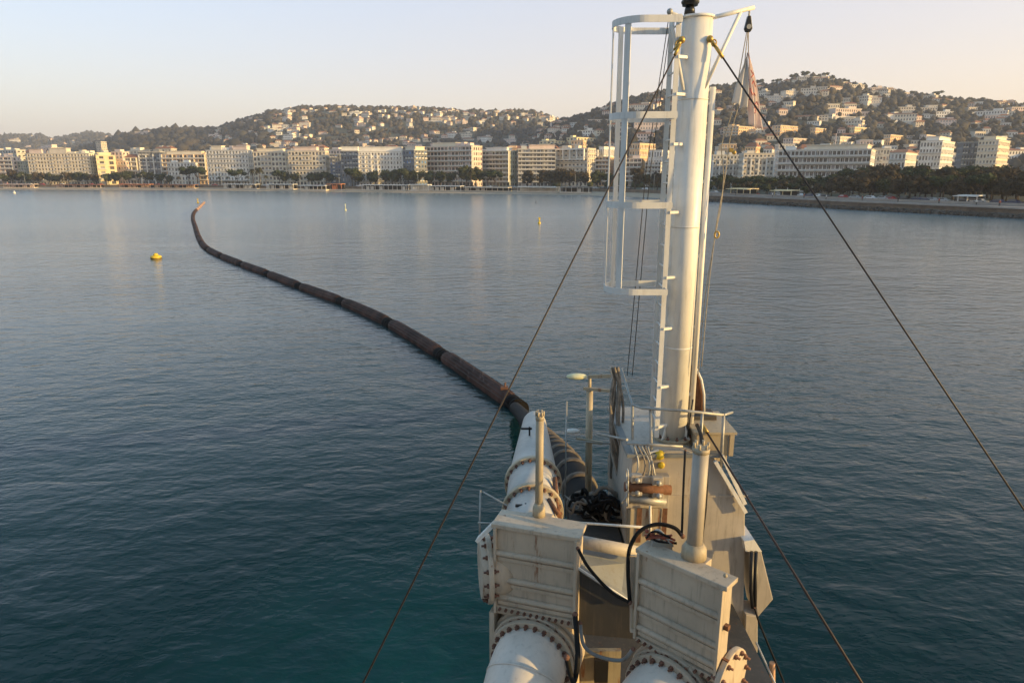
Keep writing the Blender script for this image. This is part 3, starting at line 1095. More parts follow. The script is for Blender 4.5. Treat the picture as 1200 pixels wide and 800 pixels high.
px = -40
while px < 1190:
    wpx = random.uniform(12, 26)
    if not (700 < px < 830 or 1040 < px):
        col = random.choice(fill_cols)
        Yb = interp(px, SHORE) + random.uniform(120, 210)
        yt = (random.uniform(173, 181) if px < 600 else random.uniform(164, 176))
        sz = random.choice(['low', 'stepped', 'flat roofed', 'narrow' if wpx < 17 else 'wide'])
        pm = px + wpx * .8
        # plain block with attic and window grid joined
        t, H, W = building(px, pm, px + wpx, yt, 0, random.uniform(5, 35), random.randint(6, 8), max(3, int(wpx / 4)), 'grid', col,
                           uniq('%s %s block behind %s' % (sz, HEADS[col], nick(pm))), Yabs=Yb, name='background_block',
                           extras=(('tileroof', 3.0),) if random.random() < .35 else ())
    px += wpx * random.uniform(0.8, 1.5)
print('windows', NWIN[0])

# ------------------------------------------------------------------ villas on the hills
def villa_mesh(w_, d_, h_, wall, roof, terr):
    q = MB()
    q.bb(-w_ / 2, w_ / 2, -d_ / 2, d_ / 2, -5, h_, 0)
    nfl = 2 if h_ > 5 else 1
    for f in range(nfl):
        z = h_ * (f + .3) / nfl
        k = -w_ / 2 + 1.2
        while k < w_ / 2 - 1.5:
            q.bb(k, k + 1.5, -d_ / 2 - .06, -d_ / 2 + .1, z, z + h_ / nfl * .5, 2)
            k += 3.2
        kk = -d_ / 2 + 1.2
        while kk < d_ / 2 - 1.5:
            q.bb(w_ / 2 - .1, w_ / 2 + .06, kk, kk + 1.5, z, z + h_ / nfl * .5, 2)
            kk += 3.5
    if roof == 'tile':
        e = .6
        q.add([(-w_ / 2 - e, -d_ / 2 - e, h_), (w_ / 2 + e, -d_ / 2 - e, h_), (w_ / 2 + e, d_ / 2 + e, h_), (-w_ / 2 - e, d_ / 2 + e, h_), (-w_ / 4, 0, h_ + 2.2), (w_ / 4, 0, h_ + 2.2)],
              [(0, 1, 5, 4), (1, 2, 5), (2, 3, 4, 5), (3, 0, 4), (0, 3, 2, 1)], 1)
    else:
        q.bb(-w_ / 2 - .3, w_ / 2 + .3, -d_ / 2 - .3, d_ / 2 + .3, h_, h_ + .5, 3)
    if terr:
        q.bb(-w_ / 2 - 4, w_ / 2 + 2, -d_ / 2 - 6, -d_ / 2 - .1, -6, -.2, 3)
        q.bb(w_ * .05, w_ * .35, -d_ / 4, d_ / 4, h_ * .9, h_ + 3.2, 0)
    return q.mesh('villa', [M['wall_' + wall], M['tile'], M['pane'], M['slab']])


VM = {}
for wall, wl in (('white', 'white'), ('cream', 'cream'), ('pink', 'pinkish'), ('beige', 'beige'), ('offwhite', 'off white')):
    for roof in ('tile', 'flat'):
        VM[(wall, roof, 0)] = (villa_mesh(11, 8, 5.6, wall, roof, False), 'small %s villa, %s' % (wl, 'tiled roof' if roof == 'tile' else 'flat roof'))
        VM[(wall, roof, 1)] = (villa_mesh(22, 11, 7.5, wall, roof, True), 'large %s villa, %s' % (wl, 'tiled roof' if roof == 'tile' else 'flat roof'))
        VM[(wall, roof, 2)] = (villa_mesh(38, 12, 9.5, wall, roof, True), 'wide %s residence, %s' % (wl, 'tiled roof' if roof == 'tile' else 'flat roof'))
VPOS = []


def place_villa(px, Y, hill, forced=None, sc=1.0, size=None):
    for (a, b) in VPOS:
        if abs(a - px) < (9 if size is None else 5) and abs(b - Y) < 22: return
    VPOS.append((px, Y))
    key = forced or (random.choice(['white', 'cream', 'pink', 'beige', 'offwhite', 'pink']), random.choice(['tile', 'tile', 'flat']), size if size is not None else random.choice([0, 0, 0, 0, 0, 1, 1, 2]))
    me, lab = VM[key]
    hill = hill.replace(' slope of the', '').replace('crest of the', 'top').replace('low far hills at the left', 'low far hills')
    p = gp(px, Y)
    o = inst('villa', me, None, p, random.uniform(-0.9, 0.35), sc)
    tag(o, '%s, %s, above %s' % (lab, hill, nick(px)), 'house', 'villas, ' + hill)


random.seed(21)
for _ in range(300):   # centre hill
    px = random.uniform(250, 690)
    t = random.random()
    Y = 960 + t * 930
    if mnoise.noise(Vector((px * .02, Y * .004, 3.3))) < -0.15: continue
    if Y > 1860: continue
    place_villa(px, Y, 'upper slope of the middle hill' if t > .6 else 'lower slope of the middle hill', size=random.choice([0, 0, 0, 0, 1]))
for _ in range(125):  # right hill
    px = random.uniform(665, 1200)
    t = random.random() ** 0.8
    Y = 580 + t * 620
    if mnoise.noise(Vector((px * .02, Y * .008, 8.3))) < -0.08: continue
    if Y > 1215: continue
    place_villa(px, Y, 'upper slope of the right hill' if t > .55 else 'lower slope of the right hill')
for _ in range(34):
    px = random.uniform(0, 260)
    Y = random.uniform(1700, 3100)
    place_villa(px, Y, 'low far hills at the left', size=random.choice([1, 2]))
# white terraces strung along the hill crest line below the summit (right)
for px, Y in ((942, 1160), (962, 1165), (985, 1150), (1003, 1140), (892, 1060), (905, 1000), (925, 1005), (948, 1000), (1010, 1010), (1020, 1010), (1060, 980), (1085, 985)):
    place_villa(px, Y, 'crest of the right hill', forced=('beige', 'flat', 1))

# the smallest, farthest houses between the villas: too many to pick apart
vrg = random.Random(77)
for hill, n, pxr, Yr, lab in (('middle', 420, (235, 700), (930, 1860), 'countless tiny pale houses between the villas of the middle hill'), ('right', 300, (600, 1215), (600, 1225), 'countless tiny pale houses between the villas of the right hill')):
    q = MB()
    for _ in range(n):
        px = vrg.uniform(*pxr); Y = vrg.uniform(*Yr)
        if mnoise.noise(Vector((px * .03, Y * .006, 5.1))) < -0.12: continue
        if any(abs(a - px) < 5 and abs(b - Y) < 14 for a, b in VPOS): continue
        VPOS.append((px, Y))
        p = gp(px, Y); a = vrg.uniform(-.9, .4)
        rot = Matrix.Rotation(a, 3, 'Z')
        w_, d_, h_ = vrg.uniform(7, 17), vrg.uniform(6, 9), vrg.uniform(3.5, 6.5)
        if vrg.random() < .16:   # long terrace walls and garages
            w_, h_ = vrg.uniform(24, 46), vrg.uniform(1.6, 3.2)
        mi = vrg.randrange(4)
        q.box(p + Vector((0, 0, h_ / 2 - 2)), (w_, d_, h_ + 4), rot, mi)
        flat = vrg.random() < .4
        q.box(p + Vector((0, 0, h_ + .2)), (w_ + .8, d_ + .8, .4), rot, 4 if flat else 5)
        if not flat:
            c = p + Vector((0, 0, h_ + .41))
            q.add([c + rot @ Vector(v) for v in ((-w_ / 2, -d_ / 2, 0), (w_ / 2, -d_ / 2, 0), (w_ / 2, d_ / 2, 0), (-w_ / 2, d_ / 2, 0), (-w_ / 4, 0, 1.8), (w_ / 4, 0, 1.8))], [(0, 1, 5, 4), (1, 2, 5), (2, 3, 4, 5), (3, 0, 4)], 5)
        nx = int(w_ / 2.6)
        for k in range(nx):
            u = -w_ / 2 + (k + .5) * w_ / nx
            q.box(p + rot @ Vector((u, -d_ / 2 - .02, h_ * .5)), (1.1, .12, h_ * .4), rot, 6)
    tag(q.build('distant_houses', [M['wall_beige'], M['wall_pink'], M['wall_cream'], M['wall_offwhite'], M['slab'], M['tile'], M['pane']]), lab, 'houses', kind='stuff')

# ------------------------------------------------------------------ forest on the hills (nobody could count it)
def ico(sub=1):
    import bmesh
    bm = bmesh.new()
    bmesh.ops.create_icosphere(bm, subdivisions=sub, radius=1.0)
    v = np.array([x.co[:] for x in bm.verts]); f = np.array([[x.index for x in fc.verts] for fc in bm.faces])
    bm.free()
    return v, f


IV, IF = ico()


def blob_mass(name, pts, label, mat, sub=1):
    IV, IF = ico(sub)
    n = len(pts)
    if n == 0: return
    P = np.array([p[:3] for p in pts]); S = np.array([p[3] for p in pts])
    nv = len(IV)
    ang = rng.uniform(0, 6.28, n)
    V = np.repeat(IV[None], n, 0)
    V = V * (1 + rng.normal(0, 0.20 if sub == 1 else 0.13, (n, nv, 1)))
    ca, sa = np.cos(ang)[:, None], np.sin(ang)[:, None]
    X = V[:, :, 0] * ca - V[:, :, 1] * sa; Yv = V[:, :, 0] * sa + V[:, :, 1] * ca
    V = np.stack([X, Yv, V[:, :, 2] * rng.uniform(0.7, 1.25, (n, 1))], 2)
    V = V * S[:, None, None] + P[:, None, :]
    F = (IF[None] + (np.arange(n) * nv)[:, None, None]).reshape(-1, 3)
    me = bpy.data.meshes.new(name)
    me.vertices.add(n * nv); me.vertices.foreach_set('co', V.astype(np.float32).ravel())
    me.loops.add(F.size); me.loops.foreach_set('vertex_index', F.astype(np.int32).ravel())
    me.polygons.add(len(F)); me.polygons.foreach_set('loop_start', np.arange(0, F.size, 3, dtype=np.int32))
    me.update(calc_edges=True)
    me.materials.append(mat)
    o = bpy.data.objects.new(name, me)
    COL.objects.link(o)
    return tag(o, label, 'forest', kind='stuff')


VA = np.array(VPOS)


def scatter(n, pxr, Yr, size, skip_front=True):
    out = []
    for _ in range(n):
        px = random.uniform(*pxr); Y = random.uniform(*Yr)
        near = (np.abs(VA[:, 0] - px) < 7) & (Y < VA[:, 1] + 6) & (Y > VA[:, 1] - 38)
        if near.any() and random.random() < .93: continue
        p = gp(px, Y)
        s = random.uniform(size[0], size[1])
        out.append((p.x, p.y, p.z + s * .7, s))
    return out


blob_mass('hill_forest', scatter(7500, (150, 760), (880, 1960), (2.4, 6.6)), 'dark woodland covering the middle hill between the villas', M['forest'])
blob_mass('hill_forest', scatter(9000, (600, 1290), (560, 1290), (2.0, 6.0)), 'dark green woodland covering the right hill between the villas', M['forest'])
blob_mass('hill_forest', scatter(4000, (-200, 330), (1300, 3400), (6, 11)), 'hazy woodland covering the low far hills at the left', M['forest'])
low = []
for _ in range(1800):
    px = random.uniform(-60, 1250); Y = interp(px, SHORE) + random.uniform(100, 420)
    p = gp(px, Y); s = random.uniform(2.0, 4.2)
    low.append((p.x, p.y, p.z + s * .7, s))
blob_mass('garden_trees', low, 'garden trees filling the gaps between the blocks behind the seafront', M['oak'], 2)
# taller umbrella pines breaking the skyline of the right hill
random.seed(5)
for px in list(np.arange(690, 1200, 17.0)):
    Y = 1235 + random.uniform(-25, 10)
    cr, tr = TREES[random.choice(['pine', 'evergreen'])][random.randrange(3)]
    q = px + random.uniform(-5, 5)
    p = gp(q, Y)
    t = thing('hilltop_tree', 'dark tree on the right hill skyline above ' + nick(px), 'tree', p, random.uniform(0, 6), 'trees on the skyline of the right hill')
    s = random.uniform(1.1, 1.7); t.scale = (s, s, s * .9)
    inst('crown', cr, t); inst('trunk', tr, t)

# ------------------------------------------------------------------ seafront trees
random.seed(11)
ORD = ['first', 'second', 'third', 'fourth', 'fifth', 'sixth', 'seventh', 'eighth', 'ninth', 'tenth', 'eleventh', 'twelfth']
cnt = {}


def tlabel(kind, px, extra=''):
    w = {'evergreen': 'dark evergreen', 'pine': 'broad pine', 'plane': 'brown tree', 'palm': 'palm tree'}[kind]
    n = nick(px)
    k = (kind, n, extra)
    c = cnt.get(k, 0); cnt[k] = c + 1
    return '%s %s from left%s before %s' % (ORD[min(c, 11)], w, extra, n)


SEA = []
for px in range(4, 130, 11):
    SEA.append((px, 'evergreen' if px % 3 else 'plane', random.uniform(.8, 1.15)))
SEA += [(128, 'pine', .8), (140, 'evergreen', 1.1), (152, 'evergreen', 1.2), (163, 'pine', .8), (176, 'evergreen', 1.15), (188, 'evergreen', 1.0), (199, 'evergreen', .8),
        (222, 'pine', 1.15), (232, 'pine', 1.25), (279, 'pine', 1.0), (328, 'pine', .95), (335, 'evergreen', 1.1), (346, 'evergreen', 1.0), (366, 'evergreen', 1.05), (373, 'evergreen', 1.1), (383, 'evergreen', 1.1),
        (413, 'pine', 1.05), (420, 'evergreen', 1.2), (434, 'evergreen', 1.15), (440, 'evergreen', 1.1), (452, 'evergreen', 1.2), (460, 'evergreen', 1.15), (470, 'pine', 1.05), (479, 'evergreen', 1.25), (488, 'evergreen', 1.15),
        (506, 'evergreen', 1.2), (516, 'evergreen', 1.1), (526, 'evergreen', 1.05), (547, 'evergreen', 1.45), (558, 'evergreen', 1.35), (572, 'pine', .95), (580, 'pine', .85), (618, 'plane', .9), (632, 'plane', 1.0), (646, 'plane', 1.05), (655, 'plane', 1.0),
        (668, 'plane', 1.1), (680, 'plane', 1.0), (700, 'evergreen', 1.1), (712, 'evergreen', 1.0), (728, 'evergreen', 1.0), (744, 'plane', 1.0), (758, 'evergreen', .95), (770, 'plane', .95)]
for px, k, sc in SEA:
    tree(k, px, random.uniform(36, 50), sc * 1.25, tlabel(k, px), 'seafront trees')
for px, sc in ((297, 1.25), (305, 1.35), (312, 0.8), (291, .75), (552, 1.25), (541, .9), (600, .8), (210, .7), (243, .8), (258, .7), (676, .75), (268, .7), (350, .8), (395, .7)):
    tree('palm', px, random.uniform(28, 33), sc, tlabel('palm', px), 'seafront palms')
# park trees on the right shore: deep belt of brown and green crowns
random.seed(12)
for row, (s, lo) in enumerate(((24, .78), (44, .98), (66, 1.1), (90, 1.2))):
    px = 836 + row * 5
    while px < 1290:
        k = 'plane' if (px > 990 and random.random() < .72) or random.random() < .3 else random.choice(['evergreen', 'evergreen', 'pine'])
        f = 1.0 if px > 990 else 0.72
        tree(k, px, s + random.uniform(-6, 6), (lo + random.uniform(-.05, .14)) * f, tlabel(k, px, ['', ', second row', ', third row', ', back row'][row]), 'park trees on the right shore')
        px += random.uniform(11, 17) * (1 + .1 * row)

# ------------------------------------------------------------------ beach pavilions, cars, lamps, boats, buoys
random.seed(3)


def pavilion(px0, px1, s, h, label, roofm='awning', dark=True, col='wall_white'):
    a = shore_pt(px0, s, 1.6); b = shore_pt(px1, s, 1.6)
    if px0 > 828: a.z = b.z = 3.0
    L = (b - a).length
    ang = math.atan2(b.y - a.y, b.x - a.x)
    t = thing('beach_pavilion', label, 'pavilion', a, ang)
    q = MB(); q.bb(0, L, 0, 5, h, h + .35); q.bb(-.4, L + .4, -2.2, 0, h - .1, h + .12); q.build('roof', M[roofm], t, True)
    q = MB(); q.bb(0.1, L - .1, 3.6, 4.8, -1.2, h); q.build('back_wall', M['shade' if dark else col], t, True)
    q = MB(); q.bb(0, L, -.1, 4.5, -1.2, 0.0); q.build('deck', M['wall_beige'], t, True)
    n = max(2, int(L / 3.5))
    po = MB().bb(-.15, .15, -.15, .15, 0, h).mesh('post', M[col])
    for k in range(n + 1):
        inst('post', po, t, (k * (L - .3) / n + .15, .3, 0))
    pa = MB().bb(0, L / n * .55, 1.0, 1.2, 0, h * .75).mesh('wall_panel', M[col])
    for k in range(n):
        if random.random() < .5: inst('wall_panel', pa, t, (k * L / n, 0, 0))


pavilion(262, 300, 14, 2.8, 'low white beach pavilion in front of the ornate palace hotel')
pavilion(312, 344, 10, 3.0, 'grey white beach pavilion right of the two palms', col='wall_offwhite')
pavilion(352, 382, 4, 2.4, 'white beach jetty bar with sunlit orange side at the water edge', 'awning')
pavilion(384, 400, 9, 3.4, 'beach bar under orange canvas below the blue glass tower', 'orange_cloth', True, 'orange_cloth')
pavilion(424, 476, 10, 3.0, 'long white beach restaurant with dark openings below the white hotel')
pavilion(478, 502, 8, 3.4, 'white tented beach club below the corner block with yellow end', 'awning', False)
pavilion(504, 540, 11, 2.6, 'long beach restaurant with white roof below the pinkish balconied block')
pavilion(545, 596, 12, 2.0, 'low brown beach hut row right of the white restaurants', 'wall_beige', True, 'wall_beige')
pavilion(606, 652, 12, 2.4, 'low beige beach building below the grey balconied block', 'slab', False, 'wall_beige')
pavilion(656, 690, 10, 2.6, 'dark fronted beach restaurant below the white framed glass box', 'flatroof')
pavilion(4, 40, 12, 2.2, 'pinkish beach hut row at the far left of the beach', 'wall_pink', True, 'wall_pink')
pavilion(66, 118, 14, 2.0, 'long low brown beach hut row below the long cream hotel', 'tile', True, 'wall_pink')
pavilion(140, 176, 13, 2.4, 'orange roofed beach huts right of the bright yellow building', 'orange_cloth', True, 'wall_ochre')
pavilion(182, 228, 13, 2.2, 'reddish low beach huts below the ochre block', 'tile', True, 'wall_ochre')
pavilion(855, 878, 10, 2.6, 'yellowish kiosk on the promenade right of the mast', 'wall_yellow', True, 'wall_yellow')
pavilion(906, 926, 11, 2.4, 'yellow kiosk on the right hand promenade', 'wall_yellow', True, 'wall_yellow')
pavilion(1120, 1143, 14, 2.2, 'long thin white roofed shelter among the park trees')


def car_mesh(col):
    m = plain('car_paint_' + col[0], col[1], 0.3, 0.05)
    q = MB()
    q.prism([(-2.1, -.85, .35), (2.1, -.85, .35), (2.15, -.85, .75), (1.2, -.85, .9), (.6, -.8, 1.4), (-1.1, -.8, 1.42), (-1.8, -.85, .95), (-2.15, -.85, .85)], (0, 1.7, 0), 0)
    q.add([(-1.55, -.87, .95), (.85, -.87, .95), (.5, -.83, 1.33), (-1.05, -.83, 1.33)], [(0, 1, 2, 3)], 1)
    for x in (-1.35, 1.35):
        for y in (-.9, .7):
            q.tube([(x, y, .33), (x, y + .2, .33)], .33, 10, mi=2)
    return q.mesh('parked_car', [m, M['pane'], M['rubber']])


CARS = [(n, car_mesh((n, c))) for n, c in (('white', (.7, .7, .7)), ('silver', (.4, .41, .42)), ('dark blue', (.03, .04, .09)), ('red', (.35, .03, .03)), ('black', (.02, .02, .02)))]
seen.clear()
px = 8
random.seed(9)
while px < 1200:
    if not 770 < px < 835:
        n, me = random.choice(CARS)
        s = 31.5 if px < 828 else 17
        p = shore_pt(px, s, 3.0)
        if px < 828: p.z = gp(px, interp(px, SHORE) + 34.5).z + .06
        q = shore_pt(px + 5, s, 3.0)
        o = inst('parked_car', me, None, p, math.atan2(q.y - p.y, q.x - p.x))
        tag(o, uniq('%s parked car before %s' % (n, nick(px))), 'car', 'cars parked along the seafront')
    px += random.uniform(7, 26)

lampm = MB().tube([(0, 0, 0), (0, 0, 8.2)], [.14, .08], 6).mesh('pole', M['steel'])
lamph = MB().bar((0, 0, 8.2), (0, -1.2, 8.45), .1, .1).box((0, -1.4, 8.45), (.35, .7, .16)).mesh('lamp_head', M['wall_white'])
seen.clear()
for px in list(range(30, 770, 46)):
    p = shore_pt(px, 26 if px < 828 else 12, 2.95)
    t = thing('street_lamp', uniq('slim street lamp before %s' % nick(px)), 'street lamp', p, 0, 'promenade street lamps')
    inst('pole', lampm, t); inst('lamp_head', lamph, t)
# tall pale flagpole on the slope
p = gp(975, 600)
t = thing('tall_pole', 'tall thin pale pole rising above the long white block', 'pole', p)
MB().tube([(0, 0, 0), (0, 0, 34)], [.45, .25], 8).build('pole', M['wall_pink'], t, True)
MB().box((0, 0, 8), (2.4, 2.4, 1.0)).build('collar', M['wall_pink'], t, True)

# people strolling on the promenade (a few pixels tall): one small continuous figure each
def person_mesh(coat, trousers):
    q = MB()
    q.tube([(-.09, 0, 0), (-.1, .02, .45), (-.08, 0, .88)], [.06, .075, .1], 7, mi=1)
    q.tube([(.12, -.12, 0), (.1, -.06, .45), (.08, 0, .88)], [.06, .075, .1], 7, mi=1)
    q.tube([(0, 0, .82), (0, 0, 1.1), (0, 0, 1.4), (0, 0, 1.5)], [.17, .16, .2, .07], 9, mi=0)
    q.tube([(-.2, 0, 1.4), (-.27, .03, 1.1), (-.25, -.08, .85)], [.07, .055, .04], 6, mi=0)
    q.tube([(.2, 0, 1.4), (.27, -.03, 1.1), (.25, .08, .85)], [.07, .055, .04], 6, mi=0)
    q.ball((0, 0, 1.63), .115, 8, 6, 2, (1, 1, 1.2))
    return q.mesh('person', [coat, trousers, M['skin']])


M['skin'] = plain('skin', (.45, .28, .2), .6, .1)
PEOPLE = [(l, person_mesh(M[a], M[b])) for l, a, b in (('a dark coat', 'black', 'shade'), ('a pale jacket', 'awning', 'shade'), ('a red top', 'redrust', 'shade'))]
seen.clear()
random.seed(4)
for px in (60, 118, 205, 268, 330, 462, 513, 600, 664, 862, 905, 942, 968, 1010, 1052, 1100, 1144, 1171):
    l, me = random.choice(PEOPLE)
    p = shore_pt(px, 25.4 if px < 828 else random.uniform(3.2, 7), 2.96)
    tag(inst('person', me, None, p, random.uniform(0, 6)), uniq('person in %s before %s' % (l, nick(px))), 'person', 'people on the promenade')

# buoys
def buoy(px, py, r, h, label, mat='yellow', spar=False):
    p = at_z(px, py, 0)
    t = thing('buoy', label, 'buoy', p)
    if spar:
        MB().tube([(0, 0, -.3), (0, 0, h * .3)], [r, r * .8], 12).build('float', M[mat], t, True)
        MB().tube([(0, 0, h * .3), (0, 0, h)], r * .35, 8).box((0, 0, h), (r, r * .2, r)).build('mast', M[mat], t, True)
    else:
        MB().tube([(0, 0, -.2), (0, 0, 0.05), (0, 0, h * .45), (0, 0, h * .6)], [r * .8, r, r, r * .75], 18).build('float', M[mat], t, True)
        MB().tube([(0, 0, h * .6), (0, 0, h * .8), (0, 0, h)], [r * .5, r * .42, r * .3], 14).build('cap', M[mat], t, True)
        MB().tube([(r * math.cos(a) * 1.0, r * math.sin(a) * 1.0, h * .12) for a in np.linspace(0, 6.2, 20)], .06, 6, closed=True).build('rubbing_band', M['rubber'], t, True)


buoy(183, 303, .74, .78, 'round yellow buoy left of the floating pipeline')
buoy(405, 247, .35, 2.1, 'slim pale spar buoy on the water below the dark wing of the white hotel', 'lampglass', True)
buoy(632, 262, .45, 1.3, 'small yellow buoy below the grey balconied block', 'yellow', True)
buoy(17, 227, .8, 1.8, 'small white buoy near the beach at the far left', 'hull_white')
buoy(232, 238, .5, 1.6, 'small yellow green marker at the far end of the pipeline', 'yellow', True)
buoy(628, 238, .3, 1.0, 'tiny dark marker near the beach below the grey block', 'black', True)


# ------------------------------------------------------------------ floating pipeline
PATH = [(606, 479), (560, 447), (520, 420), (458, 382), (404, 357), (353, 338), (312, 322), (280, 310), (254, 299), (240, 290), (233, 279), (229, 267), (226, 256), (228, 249), (234, 243), (240, 237)]
pts = [at_z(x, y, 0) for x, y in PATH]


def catmull(P, n=12):
    out = []
    Q = [P[0] * 2 - P[1]] + P + [P[-1] * 2 - P[-2]]
    for i in range(1, len(Q) - 2):
        for k in range(n):
            t = k / n
            a, b, c, d = Q[i - 1], Q[i], Q[i + 1], Q[i + 2]
            out.append(0.5 * ((2 * b) + (c - a) * t + (2 * a - 5 * b + 4 * c - d) * t * t + (3 * b - a - 3 * c + d) * t ** 3))
    out.append(P[-1])
    return out


cp = catmull(pts, 16)
acc = [0]
for a, b in zip(cp, cp[1:]): acc.append(acc[-1] + (b - a).length)


def along(s):
    s = max(0, min(acc[-1] - .001, s))
    i = int(np.searchsorted(acc, s, 'right')) - 1
    t = (s - acc[i]) / max(1e-6, acc[i + 1] - acc[i])
    return cp[i].lerp(cp[i + 1], t)


SEC = 11.4
nsec = int(acc[-1] // SEC)
whr = ['nearest the ship', 'second from the ship', 'third from the ship', 'fourth from the ship', 'fifth from the ship', 'sixth from the ship', 'seventh from the ship', 'eighth from the ship', 'ninth from the ship', 'tenth from the ship']
for i in range(nsec):
    s0 = i * SEC
    mid = along(s0 + SEC / 2)
    far_end = i >= nsec - 6
    zc = 0.16
    if far_end:
        lab = ('pale orange pipeline section at the far end, %s from the shore' % (ORD[nsec - 1 - i]))
    else:
        w_ = whr[i] if i < len(whr) else ORD[min(11, nsec - 7 - i)] + ' brown one from the orange sections'
        lab = 'brown floating pipeline section, ' + w_
    t = thing('pipeline_section', lab, 'pipeline', mid, 0, 'sections of the floating pipeline')
    tube_pts = []; rad = []
    for k in range(17):
        f = k / 16
        p = along(s0 + 0.7 + (SEC - 1.4) * f)
        tube_pts.append(Vector((p.x, p.y, zc)))
        e = min(f, 1 - f) * (SEC - 1.1)
        rad.append(0.50 * min(1, 0.84 + e * .35))
    q = MB()
    q.tube(tube_pts, rad, 24)
    q.build('float_hose', M['orange'] if far_end else M['float'], t)
    # raised lengthwise straps
    st = MB()
    if i < 8:
        for a in np.linspace(20, 160, 7):
            lp = []
            for k in range(17):
                d = (tube_pts[min(16, k + 1)] - tube_pts[max(0, k - 1)]).normalized()
                sd = d.cross(Vector((0, 0, 1))).normalized()
                lp.append(tube_pts[k] + (sd * math.cos(R(a)) + Vector((0, 0, 1)) * math.sin(R(a))) * (rad[k] + .005))
            st.tube(lp, .022, 4)
        st.build('strap', M['wire_red'], t)
    a = along(s0 - 0.75); b = along(s0 + 0.75); c = along(s0)
    q = MB()
    a.z = b.z = c.z = zc - .04
    q.tube([a, a.lerp(b, .2), c, a.lerp(b, .8), b], [.46, .50, .42, .50, .46], 16)
    d = (b - a).normalized()
    q.tube([c - d * .12, c + d * .12], .47, 16)
    q.tube([c - d * .5, c - d * .4], .46, 16)
    q.tube([c + d * .4, c + d * .5], .46, 16)
    q.build('coupling', M['joint'], t)
    if i == 0:
        e = along(1.6); e.z = 0
        q = MB()
        q.tube([e + Vector((0, 0, .6)), e + Vector((.05, 0, 1.0))], .05, 8)
        q.box(e + Vector((0, 0, .70)), (.4, .4, .14))
        q.build('lifting_lug', M['rust'], t)

# rubber hose rising from the pipeline to the bow
hp = catmull([at(604, 478, 33.0), at(611, 485, 29.0), at(622, 499, 22.5), at(641, 519, 17.0), at(665, 547, 13.2), at(683, 585, 11.4), at(686, 622, 10.4), at(684, 660, 9.9)], 10)
t = thing('rising_hose', 'thick black rubber hose with pale bands rising to the bow beside the white cone', 'hose', hp[-1])
rr = [.31] * len(hp)
MB().tube(hp, rr, 22).build('rubber_hose', M['rubber'], t)
L = 0; nxt = 15.0
for i in range(1, len(hp) - 1):
    seg = (hp[i] - hp[i - 1]).length
    while L + seg > nxt:
        f = (nxt - L) / seg
        c = hp[i - 1].lerp(hp[i], f); d = (hp[i] - hp[i - 1]).normalized()
        MB().tube([c - d * .08, c - d * .05, c + d * .05, c + d * .08], [.315, .35, .35, .315], 22).build('hose_band', M['rubber_band'], t)
        nxt += .78
    L += seg

# ================================================================== the ship's bow
def bolts(parent, c, axis, rad, n, size=.03, mat='bolt', a0=0.0, a1=2 * math.pi, len_=.09):
    axis = Vector(axis).normalized()
    ref = Vector((0, 0, 1)) if abs(axis.z) < .9 else Vector((1, 0, 0))
    s = axis.cross(ref).normalized(); u = s.cross(axis).normalized()
    me = None
    for k in range(n):
        a = a0 + (a1 - a0) * k / n
        p = Vector(c) + (s * math.cos(a) + u * math.sin(a)) * rad
        if me is None:
            me = MB().tube([-axis * len_ / 2, axis * len_ / 2], size, 6, smooth=False).tube([-axis * len_ * .8, axis * len_ * .8], size * .5, 6).mesh('bolt', M[mat])
        o = inst('bolt', me, parent, p - WORLD[parent.name])


def ring(parent, c, axis, r, th, name='flange', mat='pipe_paint', nb=0, seg=40, inner=None, bsize=.03):
    axis = Vector(axis).normalized(); c = Vector(c)
    q = MB()
    q.tube([c - axis * th / 2, c + axis * th / 2], r, seg)
    o = q.build(name, M[mat], parent, bevel=.006)
    WORLD[o.name] = Vector((0, 0, 0))
    if nb:
        bolts(o, c, axis, r - bsize * 1.7, nb, bsize, len_=th + .05)
    return o


